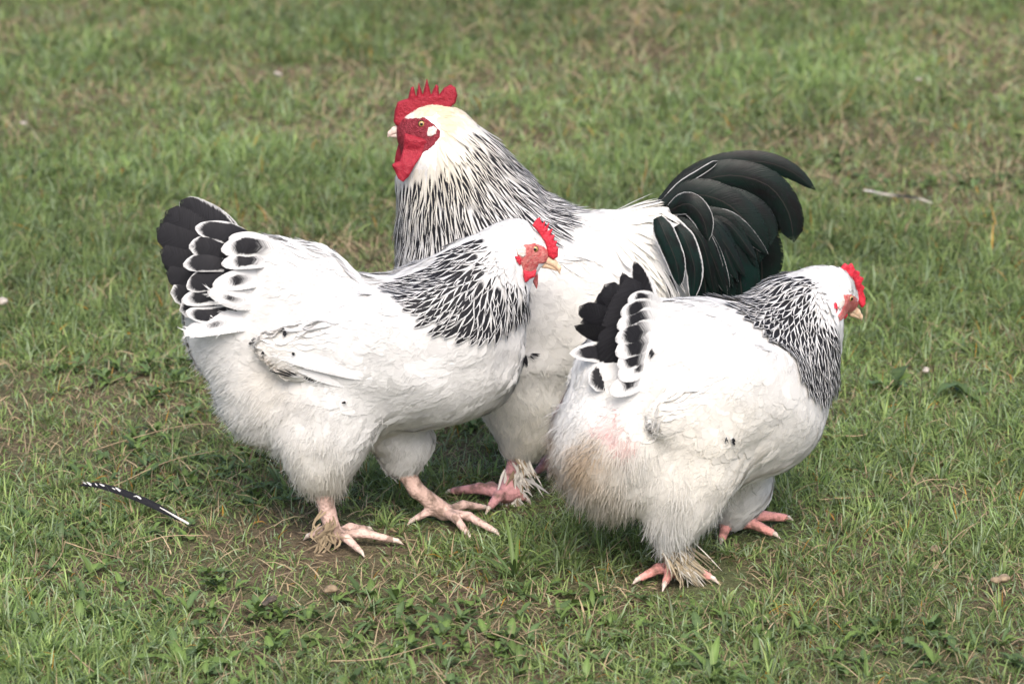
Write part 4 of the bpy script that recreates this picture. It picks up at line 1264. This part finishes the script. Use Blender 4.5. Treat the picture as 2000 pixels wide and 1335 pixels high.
# thatch: short dead stems lying between the blades
VV, QQ, CC, nv = [], [], [], 0
for n, xr, yr, hs in ((10000, (-1, 1), (-.75, .8), 1), (14000, (-1.5, 1.5), (.8, 2.4), 1.2), (14000, (-2, 2), (2.4, 4.8), 1.5)):
    x, y = scatter(n, xr, yr, thin=False)
    m = rng.random(n) < .25 + .75 * (1 - lush(x, y)) ** .6
    x, y = x[m], y[m]
    m = len(x)
    put(x, y, rng.uniform(0, 6.283, m), rng.uniform(1.25, 1.52, m), rng.uniform(.015, .06, m) * hs, rng.uniform(.0010, .0022, m) * hs, A([.36, .28, .175]) * rng.uniform(.45, 1.25, (m, 1)), rng.normal(.05, .15, m), rows=4)
tag(make_mesh('dead_grass', np.concatenate(VV), np.concatenate(QQ), None, M_STRAW, cols={'Col': np.concatenate(CC)}), kind='stuff')


# broad leaves (clover, dandelion, plantain seedlings) as ground cover
def leaf_mesh(roots, az, elev, L, W, col, droop=.8, NA=7, NC=5, fold=.25, wave=0.0):
    n = len(L)
    s = np.linspace(0, 1, NA)
    th = elev[:, None] - droop * s[None] ** 1.5 * np.ones((n, 1))
    ds = np.diff(s, prepend=0)
    r = np.cumsum(np.cos(th) * ds, 1) * L[:, None]
    h = np.cumsum(np.sin(th) * ds, 1) * L[:, None]
    d = np.stack([np.cos(az), np.sin(az)], -1)
    C = np.concatenate([roots[:, None, :2] + r[..., None] * d[:, None, :], (roots[:, 2:3] + h)[..., None]], -1)
    C[..., 2] = np.maximum(C[..., 2], .004)
    c = np.linspace(-1, 1, NC)
    wd = np.sin(np.clip(s, 0, 1) ** .8 * math.pi * .97 + .05) ** .75
    hw = W[:, None] * .5 * wd
    sv = np.stack([-d[:, 1], d[:, 0], np.zeros(n)], -1)
    V = C[:, :, None, :] + sv[:, None, None, :] * (hw[:, :, None] * c)[..., None]
    V[..., 2] += np.abs(c) * hw[:, :, None] * fold + wave * hw[:, :, None] * np.sin(s * 14)[None, :, None] * c
    b = np.arange(n)[:, None, None] * NA * NC + np.arange(NA - 1)[None, :, None] * NC + np.arange(NC - 1)
    Q = np.stack([b, b + 1, b + NC + 1, b + NC], -1).reshape(-1, 4)
    cc = np.repeat(col, NA * NC, 0).reshape(n, NA, NC, 3) * (1 + .25 * (np.abs(c) < .1))[None, None, :, None]
    return V.reshape(-1, 3), Q, cc.reshape(-1, 3)


def leaf_col(n):
    return np.where(rng.random((n, 1)) < .5, A([[.11, .17, .045]]), A([[.085, .135, .05]])) * rng.uniform(.7, 1.25, (n, 1))


VV, QQ, CC, nv = [], [], [], 0
wx, wy = scatter(5200, (-1.3, 1.3), (-.75, 2.5), thin=False)
wn = fbm(wx * 2.1 + 77, wy * 2.1 + 23, 3) + np.clip(-.15 - wy, 0, .35) * .9
m = wn > .60
wx, wy = wx[m], wy[m]
k = rng.integers(3, 8, len(wx))
x, y = np.repeat(wx, k), np.repeat(wy, k)
n = len(x)
v, q, c = leaf_mesh(np.stack([x, y, zg(x, y) + rng.uniform(0, .008, n)], -1), rng.uniform(0, 6.283, n), rng.uniform(.2, 1.2, n), rng.uniform(.012, .034, n), rng.uniform(.005, .011, n), leaf_col(n), wave=.3)
tag(make_mesh('ground_cover', v, q, None, M_LEAF, cols={'Col': c}), kind='stuff')


def weed(name, px, py, n, L, W, label, cat, elev=(.3, 1.0), droop=.9, grp=None, tone=1.0):
    r = ground(px, py)
    e = bpy.data.objects.new(name, None)
    COL.objects.link(e)
    e.location = r
    tag(e, label, cat, grp)
    for i in range(n):
        a = i * 6.283 / n + rng.normal(0, .3)
        ln = rng.uniform(*L)
        v, q, c = leaf_mesh(A([[0, 0, .002]]), A([a]), A([rng.uniform(*elev)]), A([ln]), A([rng.uniform(*W)]), leaf_col(1) * tone, droop=droop, NA=10, fold=.3, wave=.25)
        make_mesh('leaf', v, q, None, M_LEAF, e, cols={'Col': c})


weed('broadleaf_weed', 1890, 785, 5, (.045, .07), (.014, .024), 'broad dark green weed with an arching leaf in the grass right of the hen', 'weed', (.7, 1.3), 1.9, tone=.8)
weed('broadleaf_weed', 1735, 765, 5, (.04, .06), (.016, .024), 'pale upright weed leaves just right of the black-laced neck of the right hen', 'weed', (.7, 1.2), .9, tone=.95)
weed('grass_tuft', 1005, 1135, 13, (.05, .11), (.0035, .0065), 'tuft of long narrow grass blades in front of the gap between the hens', 'grass tuft', (.5, 1.3), .8, tone=.9)
weed('plantain', 360, 1300, 7, (.05, .08), (.011, .016), 'low plantain rosette at the bottom edge left of centre', 'weed', (.1, .5), .6)
weed('dandelion_plant', 1390, 1318, 11, (.035, .06), (.010, .016), 'leafy bright green dandelion rosette at the bottom edge below the right hen', 'weed', (.3, 1.1), .8, tone=1.15)
weed('dandelion_plant', 40, 1310, 6, (.04, .06), (.014, .02), 'small pale rosette in the bottom left corner', 'weed', (.3, .9), .8, tone=1.1)


# dry stems one can point at
def stem(pts, label, r=.0009, h=.016, tone=1.0):
    P = catmull([tuple(ground(x, y, h * (.5 + .9 * rng.random()))) for x, y in pts], 16)
    o = P[0].copy()
    P = P - o
    T = nrm(np.gradient(P, axis=0))
    s1 = nrm(np.cross(T, A([0, 0, 1.0])))
    s2 = np.cross(T, s1)
    an = np.linspace(0, 2 * math.pi, 6)[:-1]
    rr = r * np.linspace(1.1, .55, 16)
    V = P[:, None] + (s1[:, None] * np.cos(an)[None, :, None] + s2[:, None] * np.sin(an)[None, :, None]) * rr[:, None, None]
    b = np.arange(15)[:, None] * 5
    j = np.arange(5)[None]
    Q = np.stack([b + j, b + (j + 1) % 5, b + 5 + (j + 1) % 5, b + 5 + j], -1).reshape(-1, 4)
    c = np.tile(A([.42, .32, .20]) * tone, (80, 1)) * rng.uniform(.8, 1.15, (80, 1))
    ob = make_mesh('straw_stem', V.reshape(-1, 3), Q, None, M_STRAW, cols={'Col': c}, loc=o)
    tag(ob, label, 'straw', 'dry stems lying in the grass')


for pts, lb in (
        ([(128, 1055), (118, 1085), (90, 1120), (50, 1165)], 'bent dry stem standing left of the bare patch, leaning to the lower left'),
        ([(128, 1058), (180, 1075), (240, 1090)], 'thin dry stem running right from the forked stem by the bare patch'),
        ([(0, 1135), (70, 1128), (100, 1150), (125, 1180)], 'dry stem arching in from the left edge below the fork'),
        ([(285, 1058), (330, 1046), (410, 1044)], 'pale dry stem below the quill of the black feather'),
        ([(120, 1255), (170, 1300), (215, 1335)], 'dry stem slanting down at the bottom left edge'),
        ([(370, 1245), (450, 1242), (520, 1228)], 'tan stem lying flat among the leaves below the left hen'),
        ([(430, 1235), (450, 1195), (470, 1150)], 'short stem rising to the right below the left hen'),
        ([(180, 880), (260, 855), (360, 830), (420, 828)], 'long curved stem on the ground left of the rump of the left hen'),
        ([(220, 950), (330, 900), (420, 880)], 'faint dry stem above the black feather'),
        ([(1630, 850), (1690, 848), (1740, 815), (1775, 862)], 'crooked stem to the right of the breast of the right hen'),
        ([(1600, 975), (1725, 967)], 'straight dry stem lying right of the breast of the right hen'),
        ([(1760, 975), (1800, 940), (1850, 935)], 'curved stem with a pale tip in the right foreground grass'),
        ([(1730, 760), (1790, 690), (1840, 655)], 'stem leaning over the broad weed at the right edge'),
        ([(1840, 1080), (1870, 1045), (1910, 1018)], 'brown stem with a knob at its foot, right foreground'),
        ([(1390, 1215), (1340, 1245), (1300, 1270)], 'short stem in the leaves below the foot of the right hen'),
        ([(960, 1235), (1040, 1265), (1100, 1300)], 'pinkish dry stem in the centre foreground'),
        ([(640, 1290), (740, 1285), (850, 1255)], 'long dry stem bottom centre, running up to the right'),
        ([(790, 1040), (800, 1075), (815, 1100)], 'upright dry stem between the feet of the left hen'),
        ([(800, 1085), (815, 1050)], 'short upright stem crossing beside the feet of the left hen'),
        ([(1810, 440), (1860, 432), (1990, 450)], 'long tan stem lying near the right edge behind the hen'),
        ([(410, 362), (432, 328)], 'short pale stem sticking up above the left hen'),
        ([(1175, 50), (1220, 46), (1330, 62)], 'dry stem lying at the top centre behind the rooster')):
    stem(pts, lb)


# lost feathers
def lost_feather(name, pts, wpx, label, ink, spots=None, z0=.022, mat=M_FEATHER, col=(.68, .676, .67)):
    P = catmull([tuple(ground(x, y, z0 + dz)) for x, y, dz in pts], 22)
    o = P[0].copy()
    e = bpy.data.objects.new(name, None)
    COL.objects.link(e)
    e.location = o
    tag(e, label, 'feather')
    Wm = wpx / FPX * 4.4
    a = Acc()
    nor = np.tile(nrm(A([.0, -.75, .65])), (1, 22, 1))
    a.feathers((P - o)[None], nor, [Wm], 'sickle', 9, .35, col, ink)
    if spots:
        t = np.linspace(0, 1, 22)
        for s_, sz in spots:
            c = A([np.interp(s_, t, (P - o)[:, k]) for k in range(3)]) + A([0, -.0022, .0022]) + A([0, 0, 1]) * rng.normal(0, .0012)
            d = nrm(A([-.8, .1, rng.normal(.3, .4)]))
            pp = c + d * np.linspace(-.5, .5, 4)[:, None] * sz
            a.feathers(pp[None], np.tile(nrm(A([0, -.75, .65])), (1, 4, 1)), [sz * .26], 'lance', 3, .1, (.6, .59, .58), (-1, 0, 1))
    a.build('vane', mat, e)
    S = catmull([tuple(x) for x in (P - o)[[0, 1, 2, 3, 4]]], 14)
    S = np.vstack([S[0] - (S[1] - S[0]) * 5, S]) + A([0, -.0012, .0012])
    f = Field(S.min(0) - .006, S.max(0) + .006, .0009)
    for i in range(len(S) - 1):
        f.cone(S[i], S[i + 1], lerp(.0017, .0008, i / 14), lerp(.0017, .0008, (i + 1) / 14), 1, 0)
    v, qd = surface_nets(f.F, f.lo, f.h)
    make_mesh('quill', v, qd, None, M_QUILL, e)


lost_feather('lost_feather', [(352, 1014, 0), (300, 985, .008), (245, 962, .012), (190, 946, .010), (153, 947, .002)], 15, 'black feather flecked with white lying in the grass left of the hens', (1.3, -1, 2), [(.38, .010), (.41, .006), (.56, .011), (.60, .006), (.70, .009), (.76, .006), (.84, .011), (.91, .006)])
lost_feather('lost_feather', [(1698, 374, 0), (1740, 380, .004), (1790, 386, .0), (1825, 398, -.004)], 8, 'pale feather with a dark middle lying in the grass behind the right hen', (1.2, .30, .74), z0=.030, col=(.42, .39, .34))


# pebbles, dung and small droppings
def lump(name, px, py, r, label, cat, mat, flat=.6, seed=1, z=.004):
    rg = np.random.default_rng(seed)
    f = Field(A([-1, -1, -1]) * r * 1.7, A([1, 1, 1]) * r * 1.7, r / 9)
    for i in range(5):
        c = rg.normal(0, .38, 3) * r * A([1, 1, flat])
        f.cone(c, c + rg.normal(0, .15, 3) * r, r * rg.uniform(.4, .65), r * rg.uniform(.35, .6), 1, r * .3)
    v, qd = surface_nets(f.F, f.lo, f.h)
    v[:, 2] *= flat
    tag(make_mesh(name, v, qd, None, mat, loc=ground(px, py, z + r * flat * .4)), label, cat)


M_PALE = mat_stone('pale_pebble', (.26, .23, .19), (.42, .38, .33))
M_TAN = mat_stone('tan_lump', (.16, .115, .07), (.28, .21, .13))
M_DUNG = mat_stone('dark_dropping', (.035, .028, .022), (.09, .07, .05))
lump('pebble', 4, 588, .012, 'cream pebble at the left edge of the picture', 'pebble', M_PALE, seed=1, z=.02)
lump('pebble', 46, 241, .007, 'small whitish pebble high on the left', 'pebble', M_PALE, seed=2, z=.028)
lump('pebble', 541, 145, .009, 'whitish pebble in the grass above the left hen', 'pebble', M_PALE, seed=3, z=.03)
lump('pebble', 1795, 155, .006, 'tiny white pebble in the grass at the upper right', 'pebble', M_PALE, seed=4, z=.03)
lump('pebble', 1808, 722, .007, 'small white pebble between the weeds on the right', 'pebble', M_PALE, seed=5, z=.018)
lump('clod', 1955, 1130, .011, 'tan crumb of earth in the right foreground', 'clod', M_TAN, seed=6, z=.018)
lump('clod', 650, 1146, .011, 'brownish clod in front of the near foot of the left hen', 'clod', M_TAN, seed=7, z=.012)
lump('dropping', 528, 1172, .009, 'dark dropping among the leaves below the left hen', 'dropping', M_DUNG, seed=8, z=.012)
lump('dropping', 1830, 1070, .008, 'brown dropping at the foot of the knobbed stem', 'dropping', M_TAN, seed=9, z=.014)
print('faces', sum(len(o.data.polygons) for o in bpy.data.objects if o.type == 'MESH'))
